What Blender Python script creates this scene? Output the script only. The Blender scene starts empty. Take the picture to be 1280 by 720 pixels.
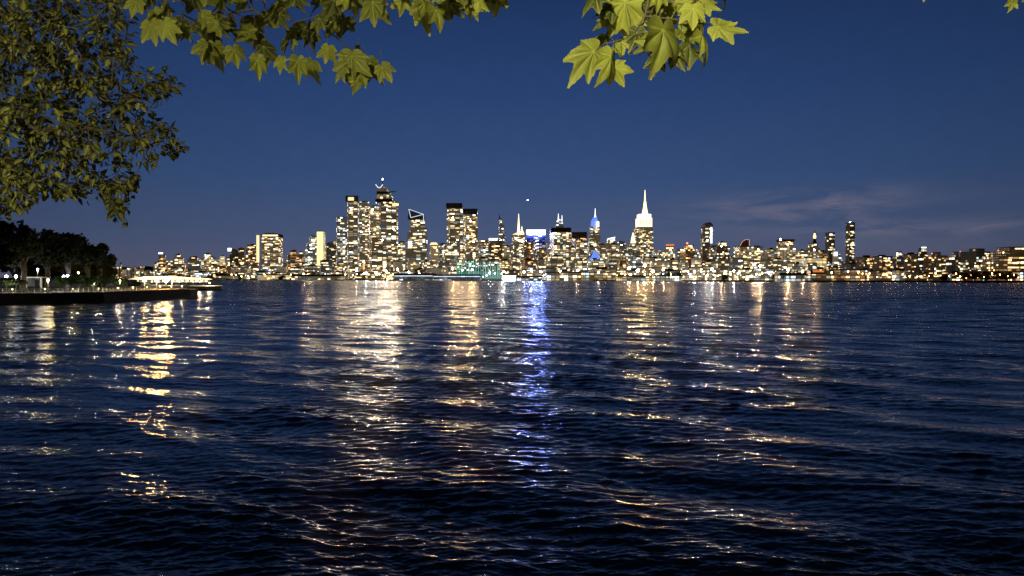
import bpy, math, random
import numpy as np
from mathutils import Vector, Matrix
random.seed(7)
RNG = np.random.default_rng(11)
R = math.radians
scene = bpy.context.scene
col = scene.collection

# ------------------------------------------------------------------ camera
CAMZ, F, HY = 6.0, 924.0, 347.0
PITCH = math.atan((360.0 - HY) / F)
cam_d = bpy.data.cameras.new('camera')
cam = bpy.data.objects.new('camera', cam_d)
col.objects.link(cam)
cam_d.sensor_width = 36.0
cam_d.lens = 36.0 * F / 1280.0
cam_d.clip_start = 0.05
cam_d.clip_end = 60000
cam.location = (0, 0, CAMZ)
cam.rotation_euler = (R(90) - PITCH, 0, 0)
scene.camera = cam
CP, SP = math.cos(PITCH), math.sin(PITCH)

def at(px, py, D):
    """point seen at photo pixel (px, py) that stands D metres out"""
    u = (px - 640.0) / F
    v = (360.0 - py) / F
    k = D / (CP + v * SP)
    return Vector((u * k, D, CAMZ + (v * CP - SP) * k))

# ------------------------------------------------------------------ object helpers
def tag(o, label=None, cat=None, group=None, kind=None):
    if label: o['label'] = label
    if cat: o['category'] = cat
    if group: o['group'] = group
    if kind: o['kind'] = kind
    return o

def empty(name, loc, label, cat, group=None):
    o = bpy.data.objects.new(name, None)
    col.objects.link(o)
    o.location = loc
    o.empty_display_size = 1
    return tag(o, label, cat, group)

def link(name, me, parent=None):
    o = bpy.data.objects.new(name, me)
    col.objects.link(o)
    if parent: o.parent = parent
    return o

class MB:
    """collects verts / faces / uvs for one mesh, optional origin"""
    def __init__(s, org=(0, 0, 0)):
        s.v = []; s.f = []; s.uv = []; s.o = Vector(org)
    def face(s, pts, uvs=None):
        b = len(s.v)
        for p in pts: s.v.append(tuple(Vector(p) - s.o))
        s.f.append(tuple(range(b, b + len(pts))))
        s.uv.extend(uvs if uvs else [(0, 0)] * len(pts))
    def prism(s, base, z0, z1, taper=1.0, bottom=False, shift=(0, 0)):
        """vertical prism over the ccw footprint, uv in metres round the walls"""
        n = len(base)
        cx = sum(p[0] for p in base) / n; cy = sum(p[1] for p in base) / n
        top = [(cx + shift[0] + (p[0] - cx) * taper, cy + shift[1] + (p[1] - cy) * taper) for p in base]
        u = 0
        for i in range(n):
            a, b = base[i], base[(i + 1) % n]; c, d = top[(i + 1) % n], top[i]
            L = math.hypot(b[0] - a[0], b[1] - a[1])
            s.face([(a[0], a[1], z0), (b[0], b[1], z0), (c[0], c[1], z1), (d[0], d[1], z1)],
                   [(u, z0), (u + L, z0), (u + L, z1), (u, z1)])
            u += L + 3.3
        s.face([(p[0], p[1], z1) for p in top])
        if bottom: s.face([(p[0], p[1], z0) for p in reversed(base)])
    def slab(s, poly, thick):
        """upright prism: poly = world points in a plane facing the viewer (ccw seen from viewer), pushed back"""
        n = len(poly)
        s.face(poly, [(p[0], p[2]) for p in poly])
        back = [Vector(p) + Vector((0, thick, 0)) for p in poly]
        s.face(list(reversed(back)), [(p[0], p[2]) for p in reversed(back)])
        for i in range(n):
            a, b = Vector(poly[i]), Vector(poly[(i + 1) % n])
            a2, b2 = back[i], back[(i + 1) % n]
            s.face([b, a, a2, b2], [(b.y, b.z), (a.y, a.z), (a2.y, a2.z), (b2.y, b2.z)])
    def box(s, c, sx, sy, sz, rot=0):
        ca, sa = math.cos(rot), math.sin(rot)
        base = [(c[0] + x * ca - y * sa, c[1] + x * sa + y * ca) for x, y in
                ((-sx/2, -sy/2), (sx/2, -sy/2), (sx/2, sy/2), (-sx/2, sy/2))]
        s.prism(base, c[2] - sz / 2, c[2] + sz / 2, bottom=True)
    def tube(s, pts, rads, seg=6):
        rings = []
        for i, p in enumerate(pts):
            p = Vector(p)
            a = Vector(pts[max(i - 1, 0)]); b = Vector(pts[min(i + 1, len(pts) - 1)])
            d = (b - a)
            if d.length < 1e-9: d = Vector((0, 0, 1))
            d.normalize()
            x = d.orthogonal().normalized() if i == 0 else (rings[-1][1] - d * rings[-1][1].dot(d))
            if x.length < 1e-6: x = d.orthogonal()
            x.normalize()
            y = d.cross(x)
            rings.append(([p + (x * math.cos(2 * math.pi * k / seg) + y * math.sin(2 * math.pi * k / seg)) * rads[i]
                           for k in range(seg)], x))
        for i in range(len(rings) - 1):
            A, B = rings[i][0], rings[i + 1][0]
            for k in range(seg):
                s.face([A[k], A[(k + 1) % seg], B[(k + 1) % seg], B[k]])
        s.face(list(reversed(rings[0][0]))); s.face(rings[-1][0])
    def ball(s, c, r, seg=8, rings=5, sz=1.0):
        c = Vector(c)
        P = lambda i, j: c + Vector((r * math.sin(math.pi * i / rings) * math.cos(2 * math.pi * j / seg),
                                     r * math.sin(math.pi * i / rings) * math.sin(2 * math.pi * j / seg),
                                     sz * r * math.cos(math.pi * i / rings)))
        for i in range(rings):
            for j in range(seg):
                if i == 0: s.face([P(0, 0), P(1, j), P(1, j + 1)])
                elif i == rings - 1: s.face([P(i, j), P(rings, 0), P(i, j + 1)])
                else: s.face([P(i, j), P(i + 1, j), P(i + 1, j + 1), P(i, j + 1)])
    def mesh(s, name, mat):
        me = bpy.data.meshes.new(name)
        me.from_pydata(s.v, [], s.f)
        uvl = me.uv_layers.new(name='UVMap')
        uvl.data.foreach_set('uv', [c for t in s.uv for c in t])
        if mat: me.materials.append(mat)
        me.update()
        return me
    def build(s, name, mat, parent=None, smooth=False):
        me = s.mesh(name, mat)
        if smooth: me.polygons.foreach_set('use_smooth', [True] * len(me.polygons))
        return link(name, me, parent)

# ------------------------------------------------------------------ materials
def new_mat(name):
    m = bpy.data.materials.new(name)
    m.use_nodes = True
    nt = m.node_tree
    nt.nodes.clear()
    return m, nt

class NG:
    def __init__(s, nt): s.nt = nt
    def n(s, t, **kw):
        nd = s.nt.nodes.new(t)
        for k, v in kw.items(): setattr(nd, k, v)
        return nd
    def put(s, sock, v):
        if isinstance(v, bpy.types.NodeSocket): s.nt.links.new(v, sock)
        elif v is not None: sock.default_value = v
    def m(s, op, a, b=None, c=None, clamp=False):
        nd = s.n('ShaderNodeMath', operation=op); nd.use_clamp = clamp
        s.put(nd.inputs[0], a)
        if b is not None: s.put(nd.inputs[1], b)
        if c is not None: s.put(nd.inputs[2], c)
        return nd.outputs[0]
    def vm(s, op, a, b=None):
        nd = s.n('ShaderNodeVectorMath', operation=op)
        s.put(nd.inputs[0], a)
        if b is not None:
            s.put(nd.inputs['Scale' if op == 'SCALE' else 1], b)
        return nd.outputs['Value' if op in ('LENGTH', 'DOT_PRODUCT') else 'Vector']
    def xyz(s, x, y, z):
        nd = s.n('ShaderNodeCombineXYZ')
        s.put(nd.inputs[0], x); s.put(nd.inputs[1], y); s.put(nd.inputs[2], z)
        return nd.outputs[0]
    def sep(s, v):
        nd = s.n('ShaderNodeSeparateXYZ'); s.put(nd.inputs[0], v); return nd.outputs
    def white(s, v):
        nd = s.n('ShaderNodeTexWhiteNoise', noise_dimensions='3D'); s.put(nd.inputs['Vector'], v)
        return nd.outputs
    def noise(s, v, scale, detail=2, rough=.5, dist=0, w=None):
        nd = s.n('ShaderNodeTexNoise')
        s.put(nd.inputs['Vector'], v); nd.inputs['Scale'].default_value = scale
        nd.inputs['Detail'].default_value = detail; nd.inputs['Roughness'].default_value = rough
        nd.inputs['Distortion'].default_value = dist
        return nd.outputs
    def mix(s, f, a, b):
        nd = s.n('ShaderNodeMix', data_type='RGBA')
        s.put(nd.inputs[0], f); s.put(nd.inputs[6], a); s.put(nd.inputs[7], b)
        return nd.outputs[2]
    def ramp(s, f, stops, interp='LINEAR'):
        nd = s.n('ShaderNodeValToRGB'); nd.color_ramp.interpolation = interp
        el = nd.color_ramp.elements
        while len(el) < len(stops): el.new(.5)
        for e, (p, c) in zip(el, stops):
            e.position = p; e.color = (*c, 1)
        s.put(nd.inputs[0], f)
        return nd.outputs[0]
    def bsdf(s, **kw):
        b = s.n('ShaderNodeBsdfPrincipled')
        for k, v in kw.items(): s.put(b.inputs[k.replace('_', ' ')], v)
        o = s.n('ShaderNodeOutputMaterial')
        s.nt.links.new(b.outputs[0], o.inputs[0])
        return b

def c4(c): return (*c, 1.0)

def plain(name, colr, rough=.8, var=.25, scale=.6, metal=0):
    m, nt = new_mat(name); g = NG(nt)
    tc = g.n('ShaderNodeTexCoord').outputs['Object']
    f = g.noise(tc, scale, 4)[0]
    a = tuple(x * (1 - var) for x in colr); b = tuple(x * (1 + var) for x in colr)
    g.bsdf(Base_Color=g.mix(f, c4(a), c4(b)), Roughness=rough, Metallic=metal)
    return m

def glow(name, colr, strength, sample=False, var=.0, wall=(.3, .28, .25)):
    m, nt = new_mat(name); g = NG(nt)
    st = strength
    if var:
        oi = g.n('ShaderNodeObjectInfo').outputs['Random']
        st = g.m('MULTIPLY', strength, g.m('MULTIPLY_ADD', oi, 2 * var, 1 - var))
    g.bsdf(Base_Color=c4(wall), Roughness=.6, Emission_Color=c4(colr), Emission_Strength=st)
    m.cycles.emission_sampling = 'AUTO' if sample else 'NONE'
    return m

def facade(name, wall, A, B, p, cw=6.0, ch=4.2, st=3.0, band=.15, base=0.0, flat=None):
    """windows of a night facade from uv metres: every cell is lit or dark by its own hash"""
    m, nt = new_mat(name); g = NG(nt)
    uv = g.n('ShaderNodeUVMap').outputs[0]
    rnd = g.n('ShaderNodeObjectInfo').outputs['Random']
    s = g.sep(uv)
    seed = g.m('MULTIPLY', rnd, 917.0)
    u = g.m('DIVIDE', s[0], cw); v = g.m('DIVIDE', s[1], ch)
    iu = g.m('FLOOR', u); iv = g.m('FLOOR', v)
    fu = g.m('FRACT', u); fv = g.m('FRACT', v)
    h1 = g.white(g.xyz(iu, iv, seed))
    hc = g.white(g.xyz(iu, iv, g.m('ADD', seed, 31.7)))
    h2 = g.white(g.xyz(0.0, iv, seed))[0]                       # whole lit floors
    h3 = g.white(g.xyz(g.m('FLOOR', g.m('DIVIDE', iu, 3.0)), iv, g.m('ADD', seed, 7.1)))[0]
    low = g.noise(g.xyz(g.m('MULTIPLY', s[0], .02), g.m('MULTIPLY', s[1], .03), seed), 1.0, 2)[0]
    pl = g.m('MULTIPLY', p, g.m('MULTIPLY_ADD', low, 2.6, -.35))
    lit1 = g.m('LESS_THAN', h1[0], pl)
    lit2 = g.m('LESS_THAN', h3, g.m('MULTIPLY', pl, .55))
    floor_ = g.m('LESS_THAN', h2, band)
    lit3 = g.m('MULTIPLY', floor_, g.m('LESS_THAN', h1[0], .8))
    lit = g.m('MAXIMUM', g.m('MAXIMUM', lit1, lit2), lit3)
    mk = g.m('MULTIPLY', g.m('GREATER_THAN', fu, .16), g.m('GREATER_THAN', fv, .34))
    br = g.m('MULTIPLY_ADD', g.m('POWER', hc[0], 4.0), 4.6, .20)
    e = g.m('MULTIPLY', g.m('MULTIPLY', lit, mk), g.m('MULTIPLY', br, st * .55))
    if base:  # faint wall glow: city light and haze put into emission
        nz = g.noise(g.xyz(g.m('MULTIPLY', s[0], .05), g.m('MULTIPLY', s[1], .05), seed), 1.0, 3)[0]
        e = g.m('ADD', e, g.m('MULTIPLY', nz, base))
    colr = g.mix(h1[0] if False else hc[0], c4(A), c4(B))
    hs = g.sep(hc[1])
    colr = g.mix(hs[1], c4(A), c4(B))
    colr = g.mix(g.m('LESS_THAN', hs[2], .13), colr, (.62, .85, .95, 1))
    wn = g.noise(g.xyz(s[0], s[1], seed), .12, 3)[0]
    wc = g.mix(wn, c4(tuple(x * .7 for x in wall)), c4(tuple(x * 1.25 for x in wall)))
    g.bsdf(Base_Color=g.mix(mk, wc, c4(tuple(x * .4 for x in wall))), Roughness=g.m('MULTIPLY_ADD', mk, -.45, .8),
           Emission_Color=colr, Emission_Strength=e)
    m.cycles.emission_sampling = 'NONE'
    return m

WARM, GOLD, CREAM, COOL, AMBER = (1, .70, .34), (1, .66, .27), (1, .84, .56), (.80, .90, .95), (1, .47, .17)
M = {}
M['gold'] = facade('facade_gold', (.16, .13, .09), GOLD, CREAM, .36, 8, 4.4, 1.9, .10, .13)
M['band'] = facade('facade_bands', (.12, .11, .10), WARM, CREAM, .28, 13, 5.2, 2.0, .26, .10)
M['cream'] = facade('facade_cream', (.15, .14, .12), CREAM, WARM, .30, 7.5, 4.6, 2.0, .10, .11)
M['amber'] = facade('facade_amber', (.14, .09, .06), AMBER, WARM, .32, 6.5, 4.0, 1.7, .08, .07)
M['grid'] = facade('facade_grid', (.10, .11, .13), CREAM, COOL, .26, 7, 5, 1.9, .06, .09)
M['dark'] = facade('facade_dark', (.07, .075, .09), CREAM, WARM, .12, 5, 4.2, 1.9, .03, .02)
M['dim'] = facade('facade_dim', (.07, .06, .055), WARM, AMBER, .15, 5.5, 3.6, 2.0, .04, .045)
M['blue'] = facade('facade_blue', (.04, .06, .18), (.25, .38, 1), CREAM, .34, 9, 5.0, 2.0, .12)
M['beige'] = facade('facade_beige', (.26, .21, .17), WARM, CREAM, .12, 6, 4.4, 1.8, .05, .26)
M['flood'] = facade('facade_floodlit_glow', (.45, .38, .26), (1, .70, .30), (1, .76, .38), .7, 7, 6, .7, .1, .75)  # floodlight on the walls put into emission
M['shop'] = facade('street_front', (.12, .10, .08), WARM, CREAM, .42, 7, 4.5, 2.4, .15, .20)
M['shopw'] = facade('street_front_white', (.12, .12, .12), COOL, CREAM, .5, 7, 4, 2.6, .2, .14)
M['pier'] = facade('pier_glass', (.10, .13, .16), (.45, .62, 1), CREAM, .40, 8, 3.0, .9, .1, .08)
M['roof'] = plain('roof_dark', (.03, .032, .045), .9)
M['roof_brown'] = plain('roof_brown', (.07, .045, .035), .85)
M['steel'] = plain('steel_grey', (.25, .26, .28), .45, metal=.6)
M['stone'] = plain('stone', (.28, .26, .24), .85)
M['conc'] = plain('concrete', (.22, .21, .19), .9, .35, .8)
M['land'] = plain('ground_dark', (.05, .05, .045), .95, .4, .05)
M['white_paint'] = plain('white_paint', (.8, .8, .78), .5, .08)
M['bark'] = plain('bark', (.075, .06, .045), .9, .5, 9)
M['dark_leaf'] = plain('far_foliage', (.02, .032, .012), .85, .6, 2.2)
M['shrub_leaf'] = plain('shrub_foliage', (.05, .085, .02), .8, .6, 2.0)
M['lampwarm'] = glow('lamp_warm', (1, .54, .15), 45, True)
M['lampgold'] = glow('lamp_gold', (1, .62, .17), 60, True)
M['lampwhite'] = glow('lamp_white', (.78, .86, 1), 40, True)
M['lampred'] = glow('lamp_orange_red', (1, .20, .05), 30, True)
M['lampgreen'] = glow('lamp_green', (.60, 1, .35), 30, True)
M['winw'] = glow('window_warm', (1, .66, .28), 2.2, var=.8)
M['winc'] = glow('window_cream', (1, .77, .43), 2.0, var=.8)
M['winb'] = glow('window_cool', (.7, .82, 1), 2.2, var=.8)
M['wina'] = glow('window_amber', (1, .5, .16), 1.8, var=.7)
M['crown_white'] = glow('crown_white', (1, .76, .42), 2.3, True, wall=(.6, .58, .5))  # floodlight on crowns and spires put into their emission
M['crown_cream'] = glow('crown_cream', (1, .78, .38), 1.3, True, wall=(.5, .45, .35))  # light on cream crowns and walls put in as glow
M['cap_white'] = glow('cap_white', (.85, .92, 1), 2.2, True)
M['cap_blue'] = glow('cap_blue', (.10, .22, .9), 1.3, True)  # blue floodlight on crown and pyramid put into emission
M['line_white'] = glow('light_line', (.7, .82, 1), 1.2)
M['line_pink'] = glow('light_line_pink', (1, .5, .5), 1.0)
M['teal'] = glow('teal_fin', (.13, .58, .48), .85, var=.6)
M['teal_dim'] = glow('teal_wall', (.10, .30, .28), .16)
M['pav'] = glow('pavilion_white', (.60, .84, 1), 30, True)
M['sign_blue'] = glow('blue_sign', (.12, .20, 1), 110, True)
M['orange_roof'] = glow('orange_awning', (1, .25, .06), .8)
M['red_beacon'] = glow('red_beacon', (1, .12, .08), 6)
M['lantern'] = glow('gold_lantern', (1, .66, .22), 3.2, True)
M['deck_lit'] = plain('deck_planks', (.45, .42, .33), .8, .2, .8)

# ------------------------------------------------------------------ world: dusk blue sky with thin cloud streaks
w = bpy.data.worlds.new('World'); scene.world = w; w.use_nodes = True
nt = w.node_tree; nt.nodes.clear(); g = NG(nt)
dirv = g.n('ShaderNodeTexCoord').outputs['Generated']
s = g.sep(dirv)
el = g.m('ARCSINE', s[2])                                     # radians
t = g.m('DIVIDE', el, 1.0, clamp=True)
SKY = [(0.0, (.106, .108, .168)), (.05, (.068, .095, .184)), (.13, (.037, .077, .190)), (.24, (.022, .055, .162)),
       (.38, (.011, .031, .106)), (.60, (.004, .011, .040)), (1.0, (.002, .006, .022))]
skyc = g.ramp(t, SKY)
az = g.m('ARCTAN2', s[0], s[1])
# side falloff: the sky is brightest over the city
side = g.m('SUBTRACT', 1.0, g.m('MULTIPLY', g.m('MULTIPLY', az, az), .75, clamp=True))
skyc = g.vm('SCALE', skyc, side)
def blob(a0, e0, sa, se):
    da = g.m('DIVIDE', g.m('SUBTRACT', az, a0), sa); de = g.m('DIVIDE', g.m('SUBTRACT', el, e0), se)
    return g.m('EXPONENT', g.m('MULTIPLY', g.m('ADD', g.m('MULTIPLY', da, da), g.m('MULTIPLY', de, de)), -1.0))
cv = g.xyz(g.m('MULTIPLY', az, 7.0), g.m('MULTIPLY', el, 46.0), 3.3)
cn = g.noise(cv, 1.0, 6, .62, .7)[0]
cm = g.m('ADD', g.m('ADD', blob(.375, .094, .10, .016), g.m('MULTIPLY', blob(.50, .060, .11, .008), .7)),
         g.m('MULTIPLY', blob(.33, .076, .11, .010), .5))
cm = g.m('ADD', cm, g.m('MULTIPLY', blob(.45, .05, .25, .04), .18))
cl = g.m('MULTIPLY', g.m('MULTIPLY_ADD', cn, 4.4, -1.7, clamp=True), cm, clamp=True)
skyc = g.mix(g.m('MULTIPLY', cl, .85), skyc, (.165, .155, .21, 1))
grain = g.noise(dirv, 60.0, 2)[0]
skyc = g.vm('SCALE', skyc, g.m('MULTIPLY_ADD', grain, .10, .95))
nish = g.n('ShaderNodeTexSky', sky_type='NISHITA')
nish.sun_disc = False; nish.sun_elevation = R(-6); nish.sun_rotation = R(150)
bg1 = g.n('ShaderNodeBackground'); g.put(bg1.inputs[0], skyc); bg1.inputs[1].default_value = 1.0
bg2 = g.n('ShaderNodeBackground'); g.put(bg2.inputs[0], nish.outputs[0]); bg2.inputs[1].default_value = .05
ad = g.n('ShaderNodeAddShader'); wo = g.n('ShaderNodeOutputWorld')
nt.links.new(bg1.outputs[0], ad.inputs[0]); nt.links.new(bg2.outputs[0], ad.inputs[1]); nt.links.new(ad.outputs[0], wo.inputs[0])

sun = bpy.data.lights.new('moon_light', 'SUN'); sun.energy = .02; sun.angle = R(.5); sun.color = (1, .93, .85)
so = bpy.data.objects.new('moon_light', sun); col.objects.link(so)
so.rotation_euler = (R(60), 0, R(-30))

def point(name, loc, power, colr=(1, .8, .5), rad=.2, parent=None):
    l = bpy.data.lights.new(name, 'POINT'); l.energy = power; l.color = colr; l.shadow_soft_size = rad
    o = bpy.data.objects.new(name, l); col.objects.link(o); o.location = loc
    if parent: o.parent = parent
    return o

# ------------------------------------------------------------------ water: one sheet, real waves near, statistical ripples far
def shore_d(px):
    y = 350.0 + (px - 280.0) * 3.5 / 1000.0
    y = max(349.6, min(354.2, y))
    return 6.0 * F / (y - HY)

def build_water():
    d = 7.0; ds = []
    while d < 9000:
        ds.append(d)
        fp = d * d / (6.0 * 739.0)
        if d < 260: step = min(max(.03, fp * .55), .045 + d * .0022)
        else: step = d * .035
        d += step
    ds = np.array(ds)
    ncol = 1250
    a = np.linspace(-R(50), R(50), ncol)
    D, A = np.meshgrid(ds, a, indexing='ij')
    X = D * np.tan(A); Y = D.copy()
    X0, Y0 = X.copy(), Y.copy()
    Z = np.zeros_like(X); DX = np.zeros_like(X); DY = np.zeros_like(X)
    stepv = np.gradient(ds)[:, None]
    rng = np.random.default_rng(5)
    near = ds < 300
    n = near.sum()
    Xn, Yn = X0[:n], Y0[:n]; st = stepv[:n]
    patch = np.zeros_like(Xn)
    for k in range(7):
        th = rng.uniform(0, 2 * np.pi); lam = rng.uniform(9, 45)
        patch += np.sin((Xn * np.cos(th) * .6 + Yn * np.sin(th)) * 2 * np.pi / lam + rng.uniform(0, 6.28))
    patch = np.clip(1.0 + .22 * patch, .35, 1.7)
    waves = []
    # long swell and wakes: (wavelength, heading of travel in deg from +x, slope)
    for lam, th, sl in [(5.6, -120, .040), (4.1, -106, .034), (3.1, -134, .030), (8.5, -146, .038), (2.3, -98, .028), (3.6, -150, .026),
                        (1.9, -122, .026), (6.6, -74, .026)]:
        waves.append((lam, R(th), sl, False))
    for i in range(130):
        lam = 0.07 * (1.0 / .07) ** (rng.random())
        th = R(-96 + rng.normal(0, 26))
        waves.append((lam, th, .0210, True))
    for lam, th, sl, small in waves:
        k = 2 * np.pi / lam
        kx, ky = math.cos(th) * k, math.sin(th) * k
        ph = Xn * kx + Yn * ky + rng.uniform(0, 6.28)
        amp = sl / k
        eff = np.abs(math.sin(th)) * st + .001
        fade = np.clip((lam / eff - 2.2) / 3.0, 0, 1)
        fade = fade * np.clip((300 - Yn) / 150, 0, 1)
        aa = amp * fade * (patch if small else 1.0)
        Z[:n] += aa * np.cos(ph)
        q = .75
        DX[:n] -= q * aa * math.cos(th) * np.sin(ph)
        DY[:n] -= q * aa * math.sin(th) * np.sin(ph)
    X = X + DX; Y = Y + DY
    nr, nc = X.shape
    co = np.stack([X, Y, Z], -1).reshape(-1, 3).astype(np.float32)
    idx = np.arange(nr * nc, dtype=np.int32).reshape(nr, nc)
    q = np.stack([idx[:-1, :-1], idx[:-1, 1:], idx[1:, 1:], idx[1:, :-1]], -1).reshape(-1, 4)
    me = bpy.data.meshes.new('river_water')
    me.vertices.add(len(co)); me.vertices.foreach_set('co', co.ravel())
    me.loops.add(q.size); me.loops.foreach_set('vertex_index', q.ravel())
    me.polygons.add(len(q))
    me.polygons.foreach_set('loop_start', np.arange(0, q.size, 4, dtype=np.int32))
    me.polygons.foreach_set('use_smooth', np.ones(len(q), dtype=bool))
    me.update(calc_edges=True)
    print('water verts', len(co))
    m, nt = new_mat('river_water'); g = NG(nt)
    geo = g.n('ShaderNodeNewGeometry')
    P = geo.outputs['Position']
    dist = g.vm('LENGTH', P)
    far = g.m('DIVIDE', g.m('SUBTRACT', dist, 35.0), 240.0, clamp=True)
    def vec(scale, sx, sy, det=1):
        pv = g.vm('MULTIPLY', P, (sx, sy, 1))
        nz = g.noise(pv, scale, det)
        return g.vm('SUBTRACT', nz[1], (.5, .5, .5))
    v1 = vec(2.4, .7, 1.1, 1); v2 = vec(.35, .55, 1.0, 1); v3 = vec(.055, .35, 1.0, 1); v4 = vec(9.0, .5, 1.2, 1)
    acc = g.vm('ADD', g.vm('SCALE', v1, .50), g.vm('SCALE', v2, .42))
    acc = g.vm('ADD', acc, g.vm('SCALE', v3, .30))
    acc = g.vm('SCALE', acc, g.m('MULTIPLY', far, g.m('MULTIPLY_ADD', dist, .0032, 1.5)))
    mid = g.m('MULTIPLY_ADD', far, .06, .32)
    acc = g.vm('ADD', acc, g.vm('SCALE', v4, mid))
    acc = g.vm('MULTIPLY', acc, (.75, 1.0, 0.0))
    N = g.vm('NORMALIZE', g.vm('ADD', geo.outputs['Normal'], acc))
    b = g.bsdf(Base_Color=(.0012, .0040, .010, 1), Roughness=g.m('MULTIPLY_ADD', far, .13, .12), IOR=1.34, Normal=N)
    me.materials.append(m)
    o = link('river_water', me)
    tag(o, 'dark rippled river water reflecting the city lights', 'water', kind='structure')
build_water()

# ------------------------------------------------------------------ land
LZ = 2.2
def land(name, pts, z1, z0=-2.0, mat=None, label=None, cat=None):
    b = MB()
    b.prism(pts, z0, z1)
    o = b.build(name, mat or M['land'])
    return tag(o, label, cat, kind='structure')
pts = []
for px in range(-60, 1600, 40):
    D = shore_d(px)
    pts.append(((px - 640) / F * D, D))
pts += [(16000, 16000), (-16000, 16000), (-3200, 3000), (-1500, 1900)]
land('far_shore_ground', pts, LZ, label='low dark ground of the city across the river', cat='ground')

# near bank: the quay under the camera and the wooded point on the left
land('near_quay', [(-60, -40), (40, -40), (40, 2.6), (-7.6, 2.6), (-8.6, 10), (-60, 60)], 4.4, mat=M['conc'],
     label='concrete quay the viewer stands on', cat='quay')
def gp(px, D): return ((px - 640) / F * D, D)
pier_poly = [(-330, 60), (-62, 61), gp(-170, 130), gp(-20, 160), gp(60, 164), gp(130, 176), gp(190, 196), gp(238, 218), gp(247, 226),
             gp(243, 236), gp(200, 262), gp(190, 330), gp(185, 520), (-900, 900), (-900, 60)]
land('promenade_ground', pier_poly, 2.5, mat=M['conc'], label='concrete seawall and promenade of the wooded point', cat='promenade')
land('pier_deck', [gp(186, 352), gp(240, 348), gp(276, 352), gp(279, 360), gp(275, 400), gp(186, 420)], 1.9, .7, M['deck_lit'],
     'pale lit pier deck reaching out behind the seawall', 'pier')

# ------------------------------------------------------------------ buildings
unitwin = {}
def win_mesh(k):
    if k not in unitwin:
        b = MB(); b.box((0, 0, 0), 1, 1, 1); unitwin[k] = b.mesh('window', M[k])
    return unitwin[k]

ALL_B = []
WINKIND = {'gold': 'winw', 'band': 'winc', 'cream': 'winc', 'amber': 'wina', 'grid': 'winc', 'dark': 'winc', 'dim': 'winw', 'blue': 'winb',
           'beige': 'winw', 'flood': 'winc', 'shop': 'winc', 'shopw': 'winb', 'pier': 'winb'}

def foot(cx, cy, W, gr, dr=None):
    """rotated rectangle whose projected width is W, near corner line at cy"""
    sg, cg = abs(math.sin(gr)), math.cos(gr)
    if sg < .05: ww, dd = W, (W if dr is None else W * dr)
    else:
        ww = .76 * W / cg; dd = .24 * W / sg
        if dd > 1.3 * W: dd = 1.3 * W; ww = (W - dd * sg) / cg
    ca, sa = math.cos(gr), math.sin(gr)
    P = [(x * ca - y * sa, x * sa + y * ca) for x, y in ((-ww/2, -dd/2), (ww/2, -dd/2), (ww/2, dd/2), (-ww/2, dd/2))]
    my = min(p[1] for p in P)
    return [(cx + p[0], cy + p[1] - my) for p in P], ww, dd

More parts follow.
